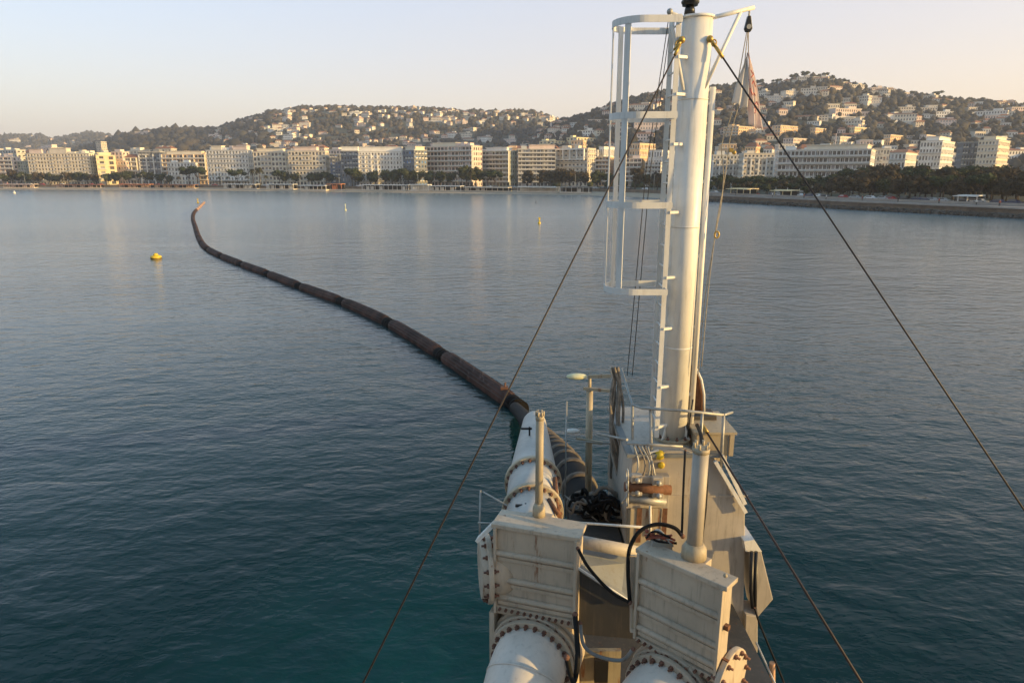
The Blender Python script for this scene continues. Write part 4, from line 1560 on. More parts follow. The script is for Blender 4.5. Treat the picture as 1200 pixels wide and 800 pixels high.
def gate_valve(L, Rr, ztop, zc, label, thick, actr, pipe_label, bend, act_at, act_top, pipe_mat='pipe_paint'):
    L = Vector((L[0], L[1], 0)); Rr = Vector((Rr[0], Rr[1], 0))
    u = (Rr - L).normalized(); n = Vector((u.y, -u.x, 0))    # n points to the viewer's side
    W = (Rr - L).length
    rot = Matrix((u, -n, Vector((0, 0, 1)))).transposed()
    t = thing('gate_valve', label, 'valve', (L + Rr) / 2 + Vector((0, 0, zc)) - n * thick / 2)
    mid = (L + Rr) / 2
    q = MB()
    zb = zc - .75
    # housing: flat slab, lower half widening around the bore
    q.box(mid - n * thick / 2 + Vector((0, 0, (zc + .42 + ztop - .05) / 2)), (W, thick, ztop - .05 - zc - .42), rot)
    q.build('bonnet_housing', M['valve_paint'], t, bevel=.012)
    q = MB()
    poly = []
    for a in np.linspace(-30, 210, 25):
        poly.append(mid + u * math.cos(R(a)) * .545 + Vector((0, 0, zc + math.sin(R(a)) * .545)) - n * .02)
    poly.append(mid - u * .5 + Vector((0, 0, zb)) - n * .02); poly.append(mid + u * .5 + Vector((0, 0, zb)) - n * .02)
    q.prism(list(reversed(poly)), -n * (thick - .04))
    q.build('valve_body', M['valve_paint'], t, bevel=.01)
    q = MB()
    q.box(mid - n * thick / 2 + Vector((0, 0, ztop - .025)), (W + .07, thick + .07, .05), rot)
    q.build('top_plate', M['valve_paint'], t, bevel=.008)
    for zz in (ztop - .36, ztop - .69, ztop - .92):
        q = MB()
        q.tube([mid - u * (W / 2 - .01) + n * .012 + Vector((0, 0, zz)), mid + u * (W / 2 - .01) + n * .004 + Vector((0, 0, zz))], .036, 14)
        q.box(mid + n * .010 + Vector((0, 0, zz - .07)), (W - .06, .020, .05), rot)
        q.build('rib', M['valve_paint'], t, bevel=.008)
    for e, m_ in ((L, 1), (Rr, -1)):
        q = MB()
        q.box(e + u * m_ * .012 + n * .028 + Vector((0, 0, (ztop + zc + .42) / 2)), (.03, .05, ztop - zc - .5), rot)
        q.build('edge_strip', M['valve_paint'], t)
    # bolted seam strip low on the face
    se = MB(); se.box(mid + n * .018 + Vector((0, 0, ztop - 1.06)), (W - .04, .035, .06), rot)
    so = se.build('bolted_seam', M['valve_paint'], t); WORLD[so.name] = Vector((0, 0, 0))
    bm = MB().tube([-n * .02, n * .05], .018, 6, smooth=False).mesh('bolt', M['bolt'])
    for k in range(12):
        inst('bolt', bm, so, mid + u * (-W / 2 + .07 + (W - .14) * k / 11) + n * .02 + Vector((0, 0, ztop - 1.06)))
    # actuator cylinder on a bracket behind the bonnet
    b = Vector(act_at)
    q = MB(); q.box(b + n * .04 - Vector((0, 0, .06)), (.30, .30, .10), rot)
    q.prism([b + u * s_ * .1 + Vector((0, 0, -.11)) for s_ in (-1, 1)] + [b + n * .1 - Vector((0, 0, .55))], n * .02)
    q.build('actuator_bracket', M['valve_paint'], t, bevel=.008)
    b = Vector(act_at); tp = Vector((b.x, b.y, act_top))
    q = MB(); q.tube([b, b + Vector((0, 0, .10)), b + Vector((0, 0, .16))], [actr * 1.65, actr * 1.6, actr * 1.1], 20)
    q.build('actuator_foot', M['tan_paint'], t)
    q = MB(); q.tube([b + Vector((0, 0, .14)), tp], actr, 24); q.build('actuator_cylinder', M['tan_paint'] if actr < .07 else M['hull_paint'], t)
    q = MB(); q.tube([tp, tp + Vector((0, 0, .05))], actr * 1.08, 20)
    for k in range(6):
        a = k * math.pi / 3
        q.tube([tp + Vector((math.cos(a) * actr * .9, math.sin(a) * actr * .9, .04)), tp + Vector((math.cos(a) * actr * .9, math.sin(a) * actr * .9, .10))], .014, 6)
    q.build('actuator_cap', M['tan_paint'], t)
    # pipe side flanges, elbow
    c = mid + Vector((0, 0, zc))
    ring(t, c + n * .035, n, .515, .07, 'bore_flange', 'valve_paint', 26, bsize=.026)
    t2 = thing('discharge_pipe', pipe_label, 'pipe', c + n * .6 - Vector((0, 0, 1.2)))
    ring(t2, c + n * .125, n, .495, .06, 'pipe_flange', 'valve_paint', 26, bsize=.028)
    ppts = [c + n * .09]
    for a in np.linspace(0, 90, 12):
        ppts.append(c + n * (.16 + bend * math.sin(R(a))) - Vector((0, 0, bend * (1 - math.cos(R(a))))))
    ppts.append(ppts[-1] - Vector((0, 0, 2.0)))
    MB().tube(ppts, .425, 48).build('elbow_pipe', M[pipe_mat], t2)
    # weld beads round the elbow
    for a in (28, 62):
        p = c + n * (.16 + bend * math.sin(R(a))) - Vector((0, 0, bend * (1 - math.cos(R(a)))))
        d = (n * math.cos(R(a)) - Vector((0, 0, 1)) * math.sin(R(a))).normalized()
        MB().tube([p - d * .012, p + d * .012], .431, 48).build('weld_bead', M[pipe_mat], t2)
    return t, t2, u, n, mid, W, rot


v1, p1, u1, n1, m1, W1, rot1 = gate_valve((-.193, 7.0), (.714, 6.70), 8.18, 6.60, 'square ribbed gate valve at the left with slim tan cylinder on top', .30, .045,
                                          'thick white elbow pipe bending down from the left gate valve', .55, (.31, 7.17, 8.18), 9.35)
v2, p2, u2, n2, m2, W2, rot2 = gate_valve((1.347, 6.46), (2.045, 5.80), 8.18, 6.66, 'slanted ribbed gate valve at the right with grey cylinder on top', .17, .078,
                                          'thick white elbow pipe bending down from the right gate valve', .55, (1.87, 6.30, 8.18), 9.33)

# side inspection flange at the left edge of the left valve
c = m1 - u1 * (W1 / 2 + .13) - n1 * .18 + Vector((0, 0, 7.47))
ax = (-u1 * .9 + n1 * .45).normalized()
q = MB(); q.tube([c - ax * -.12, c - ax * .22], .33, 28); q.build('side_neck', M['valve_paint'], v1)
ring(v1, c + ax * .02, ax, .40, .06, 'side_flange', 'valve_paint', 14, seg=12, bsize=.026)
q = MB(); q.box(m1 - u1 * (W1 / 2 + .03) - n1 * .1 + Vector((0, 0, 6.3)), (.06, .3, 1.5), rot1); q.build('side_plate', M['valve_paint'], v1)
q = MB(); q.bar(at(560, 632, 7.1), at(580, 612, 7.05), .12, .04); q.build('lifting_bracket', M['white_paint'], v1)
# right side flange of the right valve with lit bolts
c = m2 + u2 * (W2 / 2 + .04) - n2 * .2 + Vector((0, 0, 7.02))
ring(v2, c, u2, .33, .06, 'side_flange', 'valve_paint', 12, seg=28, bsize=.026)
for py in (732, 772):
    e = at(850, py, 5.86)
    MB().bar(e - u2 * .12 + n2 * .02, e + u2 * .05 + n2 * .02, .05, .05).build('clamp_lug', M['rust'], v2)
MB().ball(at(850, 674, 5.82), .022).build('grease_nipple', M['tan_paint'], v2)

# ---- white bow coupling cone
A = Vector((0.24, 7.46, 7.50)); B = Vector((0.42, 12.1, 7.50))
t = thing('bow_coupling_cone', 'white tapered pipe cone with two bolted flange rings pointing forward from the left valve', 'pipe', A)
def lp(y): return A.lerp(B, (y - A.y) / (B.y - A.y))
MB().tube([lp(7.46), lp(8.55)], .365, 40).build('cylinder_section', M['cone_paint'], t)
MB().tube([lp(8.55), lp(9.45)], .375, 40).build('middle_section', M['cone_paint'], t)
MB().tube([lp(9.45), lp(9.6), lp(12.0), lp(12.15), lp(12.22)], [.375, .375, .215, .18, .09], 40).build('cone_section', M['cone_paint'], t)
for y, r_ in ((8.55, .425), (9.45, .43)):
    o = ring(t, lp(y), (0, 1, 0), r_, .085, 'flange', 'tan_paint', 22, bsize=.025)
for (px, py, Y) in ((617, 502, 10.6), (612, 592, 8.1)):
    p = at(px, py, Y)
    MB().bar(p - Vector((.09, 0, 0)), p + Vector((.09, 0, 0)), .03, .03).bar(p + Vector((.05, 0, -.12)), p + Vector((.05, 0, .03)), .03, .03).build('locking_clip', M['black'], t)
q = MB()
q.tube([at(650, 560, 8.9), at(652, 590, 8.5), at(657, 615, 8.0)], .035, 8)
q.tube([at(643, 585, 8.3), at(655, 604, 8.0)], .03, 8)
q.build('hydraulic_lines', M['rust'], t)

# ---- bow body: pedestal, platform, lower frame
t = thing('bow_structure', 'beige steel bow structure with pedestal panel and platform under the mast', 'ship structure', (2.4, 9.5, 4.3))
PY = 9.0
pnl = [at(742, 530, PY), at(800, 528, PY), at(838, 536, PY), at(873, 600, PY), at(873, 640, PY), at(870, 806, PY), at(733, 806, PY), at(733, 600, PY)]
pnl = [Vector((p.x, PY, p.z)) for p in pnl]
MB().prism(list(reversed(pnl)), (0, 1.9, 0)).build('pedestal', M['hull_paint'], t, bevel=.015)
MB().bb(1.62, 2.95, 8.95, 11.0, 8.12, 8.17).build('platform_deck', M['grey_paint'], t)
# welded seam across the pedestal face
MB().bb(2.2, 3.38, PY - .018, PY - .002, 7.50, 7.53).build('weld_seam', M['hull_paint'], t)
MB().prism([(2.62, 9.1, 8.0), (3.08, 9.1, 8.0), (3.08, 9.1, 8.42), (2.62, 9.1, 8.42)], (0, .75, 0)).build('side_platform', M['tan_paint'], t, bevel=.01)
MB().bb(2.58, 3.18, 9.05, 9.95, 8.425, 8.46).build('side_platform_plate', M['tan_paint'], t)
MB().bb(3.09, 3.15, 9.06, 9.12, 8.1, 8.42).build('bracket', M['tan_paint'], t)
for (a, b) in (((838, 540), (874, 600)), ((846, 533), (873, 590))):
    MB().bar(at(a[0], a[1], 8.93), at(b[0], b[1], 8.93), .05, .05).build('edge_brace', M['white_paint'], t)
# lower dark frame and deck
MB().bb(-.1, 3.3, 7.3, 9.0, 5.0, 5.75).build('lower_frame', M['dark_paint'], t)
MB().bb(-.15, 1.64, 9.0, 10.6, 5.6, 6.1).build('nose_frame', M['dark_paint'], t)
MB().bb(-.2, 2.4, 5.2, 7.3, 5.66, 5.74).build('working_deck', M['deck_rust'], t)
MB().bb(.75, 1.3, 7.0, 7.06, 5.74, 6.5).build('stained_bulkhead', M['deck_rust'], t)
MB().bb(.98, 1.14, 6.93, 6.995, 6.12, 6.42).build('hatch_opening', M['black'], t)
# panel between valves
q = MB()
sl = [at(674, 640, 7.25), at(752, 655, 7.25), at(747, 710, 6.72), at(672, 662, 6.80)]
q.prism(sl, (0, .03, -.05)); q.build('sloping_plate', M['grey_paint'], t)
MB().bar(at(671, 661, 6.78), at(745, 709, 6.70), .022, .022).build('bright_edge', M['white_paint'], t)
MB().prism([at(673, 666, 6.86), at(744, 712, 6.76), at(742, 748, 6.78), at(674, 742, 6.88)], (0, .05, 0)).build('shadowed_plate', M['dark_paint'], t)  # its dark paint stands in for the shadow under the sloping plate
MB().tube([at(668, 632, 7.12), at(752, 648, 7.12)], .075, 20).build('cross_tube', M['hull_paint'], t)
MB().bar(at(742, 650, 6.75), at(742, 740, 6.45), .07, .07).build('post', M['valve_paint'], t)
MB().tube([at(748, 652, 6.72), at(747, 690, 6.6), at(744, 735, 6.45)], .045, 10).build('drain_pipe', M['tan_paint'], t)
# right side fin and casing
fin = [at(879, 632, 8.9), at(892, 645, 8.9), at(906, 702, 8.9), at(888, 723, 8.9), at(884, 700, 8.9)]
MB().prism(list(reversed(fin)), (0, .5, 0)).build('side_fin', M['hull_paint'], t, bevel=.01)
MB().prism(list(reversed([at(872, 634, 8.86), at(884, 632, 8.86), at(893, 646, 8.86), at(874, 646, 8.86)])), (0, .55, 0)).build('fin_top', M['white_paint'], t)
for dx in (0, 5):
    MB().tube([at(881 + dx, 646, 8.8), at(880 + dx, 690, 8.75), at(882 + dx * .5, 712, 8.72)], .028, 8).build('cable_conduit', M['black'], t)
MB().prism(list(reversed([at(874, 720, 8.88), at(888, 722, 8.88), at(888, 760, 8.88), at(884, 830, 8.88), at(870, 830, 8.88)])), (0, .4, 0)).build('lower_casing', M['hull_paint'], t, bevel=.01)
# rust-run boxes under the windlass
for (a, b, c_, d_) in ((738, 594, 772, 648),):
    p0 = at(a, b, 8.85); p1 = at(c_, d_, 8.85)
    MB().bb(p0.x, p1.x, 8.8, 8.99, p1.z, p0.z).build('stained_box', M['tan_paint'], t, bevel=.01)
q = MB(); p0 = at(762, 592, 8.78); p1 = at(762, 628, 8.78)
q.tube([p0, p1], .018, 8); q.build('white_pipe', M['white_paint'], t)
for x in (1.80, 2.16):
    q = MB()
    pz = at(760, 594, 8.79).z
    q.bb(x - .035, x + .035, 8.788, 8.797, pz - .55, pz - .02); q.build('rust_run', M['rust'], t)

# hull of the ship behind and below
t = thing('ship_hull', 'grey white ship bow hull and foredeck below the pipes and valves', 'ship', (1.2, -6, 0))
prof = [(-9, -16), (11, -16), (11, 2), (8.5, 4.4), (5.0, 5.9), (3.6, 6.5), (-1.2, 6.5), (-2.6, 5.9), (-6.5, 4.4), (-9, 2)]
MB().prism([(x, y, -2) for x, y in reversed(prof)], (0, 0, 7.55)).build('hull', M['hull_paint'], t)
MB().prism([(x, y, 5.56) for x, y in reversed(prof)], (0, 0, .04)).build('foredeck', M['grey_paint'], t)
bp = prof[2:]
q = MB()
for a, b in zip(bp, bp[1:]):
    if a[1] > 6.4 and b[1] > 6.4: continue
    q.bar((a[0], a[1] - .05, 6.05), (b[0], b[1] - .05, 6.05), .08, .9)
q.build('bulwark', M['hull_paint'], t)
MB().bb(-7, 9, -14, -1.2, 5.61, 16.5).build('bridge_house', M['white_paint'], t, bevel=.05)  # unseen; made taller than the camera to block light from behind
wm = MB().bb(-.55, .55, -.02, .03, -.45, .45).mesh('bridge_window', M['pane'])
for k in range(11):
    inst('bridge_window', wm, t, Vector((-5.8 + k * 1.4, -1.17, 9.2)) - WORLD[t.name])

# ------------------------------------------------------------------ signal mast
MX, MY, MZ0, MZ1 = 2.385, 9.5, 8.17, 13.93
t = thing('signal_mast', 'tall white tubular mast with caged ladder on its left side', 'mast', (MX, MY, MZ0))
MB().tube([(MX, MY, MZ0 + .05), (MX, MY, MZ1)], .195, 56).build('mast_tube', M['white_paint'], t)
MB().tube([(MX, MY, MZ1), (MX, MY, MZ1 + .03)], [.215, .215], 40).build('top_cap', M['white_paint'], t)
ring(t, (MX, MY, MZ0 + .06), (0, 0, 1), .29, .04, 'base_flange', 'tan_paint', 12, bsize=.022)
MB().tube([(MX, MY, MZ0 - .02), (MX, MY, MZ0 + .04)], [.33, .27], 30).build('base_collar', M['tan_paint'], t)
for k in range(4):
    a = R(45 + 90 * k)
    d = Vector((math.cos(a), math.sin(a), 0)); b = Vector((MX, MY, MZ0 + .08))
    MB().prism([b + d * .2, b + d * .29, b + d * .2 + Vector((0, 0, .2))], d.cross(Vector((0, 0, 1))) * .012).build('gusset', M['white_paint'], t)
cx = MX + .236
MB().tube([(cx, MY - .06, MZ0 + .25), (cx, MY - .06, 13.1)], .04, 14).build('conduit', M['white_paint'], t)
for z in (8.9, 9.9, 10.9, 11.9, 12.9):
    MB().bar((MX + .12, MY - .05, z), (cx, MY - .06, z), .04, .04).build('conduit_clip', M['white_paint'], t)
MB().tube([at(812, 468, 9.26), at(807, 500, 9.25), at(806, 512, 9.24)], .012, 6).build('earth_cable', M['black'], t)
for z in (9.6, 11.3, 12.95):
    MB().tube([(MX, MY, z - .012), (MX, MY, z + .012)], .1985, 40).build('weld_seam', M['white_paint'], t)
# top outriggers
def tubep(pxs, r_, name, mat, par, seg=12):
    return MB().tube([at(*p) for p in pxs], r_, seg).build(name, M[mat], par)
tubep([(822, 24, 9.42), (884, 9, 9.42)], .026, 'outrigger_arm', 'white_paint', t)
tubep([(868, 14, 9.42), (825, 104, 9.36)], .024, 'outrigger_brace', 'white_paint', t)
tubep([(783, 14, 9.36), (800, 21, 9.42)], .024, 'outrigger_arm', 'white_paint', t)
tubep([(785, 14, 9.34), (791, 50, 9.34), (801, 106, 9.36)], .022, 'outrigger_brace', 'white_paint', t)
q = MB(); q.ball(at(785, 14, 9.34), .04); q.build('arm_cap', M['steel'], t)
c0 = at(808, 17, 9.5)
q = MB()
q.tube([c0, c0 + Vector((0, 0, .06)), c0 + Vector((0, 0, .10))], [.07, .065, .05], 16)
q.tube([c0 + Vector((0, 0, .10)), c0 + Vector((0, 0, .2)), c0 + Vector((0, 0, .24))], [.1, .1, .06], 16)
q.tube([c0 + Vector((0, 0, .24)), c0 + Vector((0, 0, .40))], [.055, .05], 14)
for k in range(5):
    a = k * 1.256
    q.ball(c0 + Vector((math.cos(a) * .085, math.sin(a) * .085, .15)), .035, 8, 6)
q.build('masthead_light', M['black'], t)
for (px, py, Y, sgn) in ((799, 47, 9.29, -1), (832, 46, 9.31, 1)):
    p = at(px, py, Y)
    q = MB()
    q.ball(p, .045, 10, 8)
    q.tube([p, p + Vector((sgn * .05, -.02, -.06)), p + Vector((sgn * .10, -.03, -.12))], [.03, .018, .016], 8)
    q.tube([p + Vector((sgn * (.05 + .03 * math.cos(a)), -.02, -.05 + .04 * math.sin(a))) for a in np.linspace(0, 5.8, 12)], .009, 6, closed=True)
    q.build('stay_shackle', M['brass'], t)
# ladder with cage
LX = 2.10
lad = MB().bar((LX, MY - .2, MZ0 + .12), (LX, MY - .2, 13.95), .066, .014, up=(0, 1, 0)).build('ladder', M['cage_paint'], t)
WORLD[lad.name] = Vector((0, 0, 0))
lad.location = -WORLD[t.name]
MB().bar((LX, MY + .2, MZ0 + .12), (LX, MY + .2, 13.95), .066, .014, up=(0, 1, 0)).build('stile', M['cage_paint'], lad)
rg_me = MB().tube([(0, -.195, 0), (0, .195, 0)], .012, 8).mesh('rung', M['cage_paint'])
z = MZ0 + .35
while z < 13.9:
    inst('rung', rg_me, lad, (LX, MY, z)); z += .28
for z in (8.45, 9.05, 9.9, 10.62, 11.5, 12.38, 13.0, 13.45):
    MB().bar((LX + .005, MY - .2, z), (MX - .12, MY - .12, z), .05, .035).build('standoff', M['cage_paint'], lad)
CX, CR = 1.68, .385
def hoop(z):
    q = MB()
    pts_ = [(LX, MY - CR)] + [(CX + CR * math.cos(R(a)), MY + CR * math.sin(R(a))) for a in np.linspace(270, 90, 25)] + [(LX, MY + CR)]
    for i in range(len(pts_) - 1):
        a, b = Vector((*pts_[i], 0)), Vector((*pts_[i + 1], 0))
        d = (b - a).normalized(); nn = Vector((d.y, -d.x, 0)) * .005
        # butt joined strips share corners
        d0 = (Vector((*pts_[i], 0)) - Vector((*pts_[max(0, i - 1)], 0)))
        zt, zb_ = Vector((0, 0, z + .042)), Vector((0, 0, z - .042))
        q.add([a - nn + zb_, b - nn + zb_, b + nn + zb_, a + nn + zb_, a - nn + zt, b - nn + zt, b + nn + zt, a + nn + zt],
              [(0, 3, 2, 1), (4, 5, 6, 7), (0, 1, 5, 4), (1, 2, 6, 5), (2, 3, 7, 6), (3, 0, 4, 7)])
    for sy in (-1, 1):
        q.bar((LX, MY + sy * CR, z), (LX, MY + sy * .205, z), .01, .07)
    q.build('cage_hoop', M['cage_paint'], lad)
for z in (10.45, 11.6, 12.73, 13.86):
    hoop(z)
for a in (180, 232, 128):
    r_ = CR - .012
    x_, y_ = CX + r_ * math.cos(R(a)), MY + r_ * math.sin(R(a))
    rot = Matrix.Rotation(R(a), 3, 'Z')
    MB().box((x_, y_, (10.41 + 13.9) / 2), (.012, .085, 3.49), rot).build('cage_bar', M['cage_paint'], lad)

# brown hooded guard right of the mast foot
q = MB()
gpts = [at(816, 432, 9.75), at(822, 445, 9.75), at(825, 462, 9.75), at(825, 484, 9.75)]
q.prism([at(812, 440, 9.78), at(816, 434, 9.78), at(822, 447, 9.78), at(825, 465, 9.78), at(825, 486, 9.78), at(810, 486, 9.78)][::-1], (0, .35, 0))
t2 = thing('fairlead_guard', 'brown hooded guard plate just right of the mast foot', 'guard', at(820, 486, 9.9))
q.build('guard_plate', M['rust'], t2, bevel=.01)
MB().tube(gpts, .018, 8).build('rim', M['white_paint'], t2)
MB().bb(*(lambda a, b: (a.x, b.x, 9.55, 9.9, b.z, a.z))(at(806, 486, 9.6), at(838, 502, 9.6))).build('base_box', M['dark_paint'], t2, bevel=.01)

# ------------------------------------------------------------------ stays, halyards, flag
def wire(name, label, a, b, r_, mat='wire', cat='wire'):
    t_ = thing(name, label, cat, a)
    MB().tube([a, b], r_, 8, smooth=True).build('wire_rope', M[mat], t_)
    MB().tube([a, a.lerp(b, .18 / (b - a).length)], r_ * 2.0, 8).build('end_socket', M['brass'], t_)
    return t_
wire('mast_stay', 'dark wire stay running from the mast top down to the lower left', at(797, 52, 9.27), at_z(385, 881, 6.6), .010, 'wire')
wire('mast_stay', 'dark wire stay running from the mast top down to the far right', at(838, 54, 9.29), at_z(1300, 747, 6.6), .011)
wire('mooring_wire', 'dark cable slanting from the mast foot down to the lower right', at(822, 496, 9.2), at_z(1090, 929, 6.4), .014, 'wire_red')
t = thing('signal_lines', 'pair of thin black lines hanging behind the ladder cage', 'rope', at(735, 440, 10.1))
MB().tube([at(783, 26, 9.85), at(757, 200, 10.0), at(735, 440, 10.1)], .006, 6).build('line', M['black'], t)
MB().tube([at(786, 26, 9.85), at(762, 200, 10.0), at(741, 440, 10.1)], .006, 6).build('line', M['black'], t)
t = thing('halyard', 'pale looped halyard rope hanging right of the mast below the black block', 'rope', at(822, 430, 9.3))
MB().tube(catmull([at(877, 33, 9.42), at(868, 110, 9.40), at(856, 160, 9.38), at(850, 205, 9.36), at(841, 255, 9.34), at(838, 275, 9.34), at(830, 340, 9.32), at(822, 430, 9.30)], 5), .006, 6).build('line', M['rope'], t)
MB().tube(catmull([at(876, 33, 9.42), at(858, 130, 9.42), at(846, 170, 9.40), at(848, 205, 9.38), at(845, 240, 9.36), at(839, 272, 9.34), at(826, 350, 9.33), at(818, 440, 9.32)], 5), .006, 6).build('line', M['rope'], t)
MB().tube([at(877, 34, 9.42), at(877, 64, 9.42)], .006, 6).build('line', M['rope'], t)
q = MB(); p = at(840, 275, 9.34)
q.tube([p + Vector((.03 * math.cos(a), 0, .045 * math.sin(a))) for a in np.linspace(0, 5.9, 12)], .012, 6, closed=True); q.build('snap_hook', M['brass'], t)
q = MB(); p = at(857, 176, 9.36); q.box(p, (.05, .03, .05)); q.ball(p + Vector((.04, 0, -.03)), .03, 8, 6); q.build('cleat', M['brass'], t)
t = thing('pulley_block', 'small black pulley block hanging from the outrigger arm end', 'pulley', at(877, 30, 9.42))
p = at(877, 29, 9.42)
MB().tube([p + Vector((0, 0, .16)), p + Vector((0, 0, .08))], .012, 8).build('shackle', M['steel'], t)
MB().prism([p + Vector((-.02, -.03, .1)), p + Vector((-.05, -.03, -.05)), p + Vector((-.03, -.03, -.09)), p + Vector((.03, -.03, -.09)), p + Vector((.05, -.03, -.05)), p + Vector((.02, -.03, .1))][::-1], (0, .06, 0)).build('cheek', M['black'], t, bevel=.01)
MB().tube([p + Vector((0, -.035, -.03)), p + Vector((0, .035, -.03))], .03, 12).build('sheave', M['steel'], t)

# flag, hanging in folds
t = thing('flag', 'limp white and pink flag with faded red lettering hanging right of the mast', 'flag', at(877, 62, 9.42))
def flag_strip(name, top, bl, br, mat, ph, nfold, rows=26, cols_=25, parent=t, amp=0.05):
    q = MB(); vs = []
    for j in range(rows):
        f = j / (rows - 1)
        wv = f ** 0.9
        for i in range(cols_):
            s = i / (cols_ - 1)
            b_ = bl.lerp(br, s)
            p = top.lerp(b_, f)
            p = Vector((top.x + (b_.x - top.x) * wv, p.y, p.z))
            p.y += math.sin(s * math.pi * 2 * nfold + ph + f * 1.2) * amp * (.3 + f)
            p.x += math.sin(f * 7 + s * 4 + ph) * .008
            p.z += math.sin(s * 9 + ph) * .02 * f
            vs.append(p)
    fs = [(j * cols_ + i, j * cols_ + i + 1, (j + 1) * cols_ + i + 1, (j + 1) * cols_ + i) for j in range(rows - 1) for i in range(cols_ - 1)]
    q.add(vs, fs, 0, True)
    o = q.build(name, M[mat], parent)
    m = o.modifiers.new('thick', 'SOLIDIFY'); m.thickness = .002
    return vs
flag_strip('pale_cloth', at(876, 62, 9.46), at(858, 122, 9.32), at(879, 130, 9.44), 'flag_white', 0.4, 2.0)
vs = flag_strip('pink_cloth', at(877, 62, 9.40), at(878, 148, 9.36), at(893, 153, 9.66), 'flag_pink', 1.1, 1.5, amp=.06)
# faded red print: broken strokes following the cloth, too blurred in the photo to read
def cloth(f, s):
    j = int(f * 25); i = int(s * 24)
    p = Vector(vs[j * 25 + i]); return p + Vector((0, -.012, 0))
q = MB()
for f0, kind in ((.22, 0), (.36, 1), (.50, 2), (.62, 1), (.74, 3)):
    if kind == 0: st = [(0, .1), (.03, .8), (.08, .9), (.10, .4)]
    elif kind == 1: st = [(.0, .15), (.05, .1), (.07, .5), (.03, .8), (.09, .85)]
    elif kind == 2: st = [(.0, .2), (.07, .25), (.02, .7), (.08, .75)]
    else: st = [(.0, .3), (.03, .7), (.08, .3)]
    q.tube([cloth(min(1, f0 + a), b) for a, b in st], .007, 4)
q.build('red_print', M['flag_red'], t)

# ------------------------------------------------------------------ platform railing
def rail(name, label, lines, r_, mat='steel', posts=()):
    p0 = at(*lines[0][0])
    t_ = thing(name, label, 'railing', p0)
    for l in lines: MB().tube([at(*p) for p in l], r_, 8).build('rail', M[mat], t_)
    for l in posts: MB().tube([at(*p) for p in l], r_ * 1.1, 8).build('post', M[mat], t_)
    return t_
rail('railing', 'thin grey railing around the mast platform', [[(728, 432, 10.2), (741, 474, 9.5), (752, 478, 9.1), (800, 481, 8.95), (848, 486, 8.95)], [(735, 519, 9.0), (800, 523, 8.95)], [(700, 508, 10.3), (735, 515, 9.3)], [(848, 486, 8.95), (858, 483, 10.2)]],
     .020, 'steel', [[(848, 486, 8.95), (845, 548, 8.95)], [(823, 484, 8.95), (820, 530, 8.95)], [(741, 474, 9.5), (741, 540, 9.5)], [(718, 430, 10.4), (716, 560, 10.4)], [(762, 478, 9.1), (764, 560, 9.0)]])
rail('railing', 'thin railing with one post left of the white cone', [[(566, 576, 8.6), (594, 592, 8.2)], [(560, 612, 8.0), (580, 613, 8.0)]], .012, 'steel', [[(563, 574, 8.6), (562, 632, 8.3)]])
rail('railing', 'low white rail between the two gate valves', [[(676, 612, 8.0), (760, 618, 7.6)]], .016, 'white_paint', [[(676, 612, 8.0), (676, 632, 7.9)]])
rail('railing', 'thin side rails around the black hose left of the platform', [[(663, 515, 10.8), (715, 520, 10.6)], [(661, 580, 10.0), (700, 610, 9.6)]], .012, 'steel', [[(664, 470, 10.9), (662, 606, 10.5)], [(724, 520, 10.3), (722, 596, 10.0)]])
rail('railing', 'white handrails sloping away at the lower right corner of the bow', [[(886, 752, 8.6), (908, 800, 8.0), (930, 850, 7.4)], [(885, 778, 8.6), (900, 812, 8.1), (918, 855, 7.5)]], .014, 'white_paint', [[(903, 782, 8.2), (903, 840, 8.2)]])
t = thing('orange_bollard', 'small orange lit post at the lower right edge of the ship', 'post', at(905, 812, 8.2))
MB().tube([at(905, 776, 8.2), at(905, 830, 8.2)], .04, 12).build('post', M['orange'], t)

# lamp post with arm
t = thing('lamp_post', 'beige lamp post with horizontal arm and pale lamp head left of the mast', 'lamp', at(689, 590, 10.9))
MB().tube([at(691, 455, 11.0), at(689, 600, 10.9)], .058, 16).build('pole', M['tan_paint'], t)
MB().bar(at(690, 441, 11.0), at(720, 440, 10.8), .05, .06).build('arm', M['tan_paint'], t)
MB().tube([at(691, 441, 11.0), at(691, 458, 11.0)], .028, 10).build('arm_bracket', M['tan_paint'], t)
MB().bar(at(684, 455, 11.0), at(716, 458, 10.8), .04, .05).build('lower_arm', M['tan_paint'], t)
q = MB(); c = at(676, 441, 11.0); q.ball(c, .17, 14, 8, 0, (1.05, .5, .32)); q.build('lamp_head', M['lampglass'], t)
q = MB(); c = at(671, 505, 10.9); q.ball(c, .13, 12, 8, 0, (1, .5, .35)); q.build('lower_lamp_head', M['white_paint'], t)
MB().bar(at(675, 514, 10.9), at(706, 519, 10.8), .05, .05).build('cross_bracket', M['tan_paint'], t)

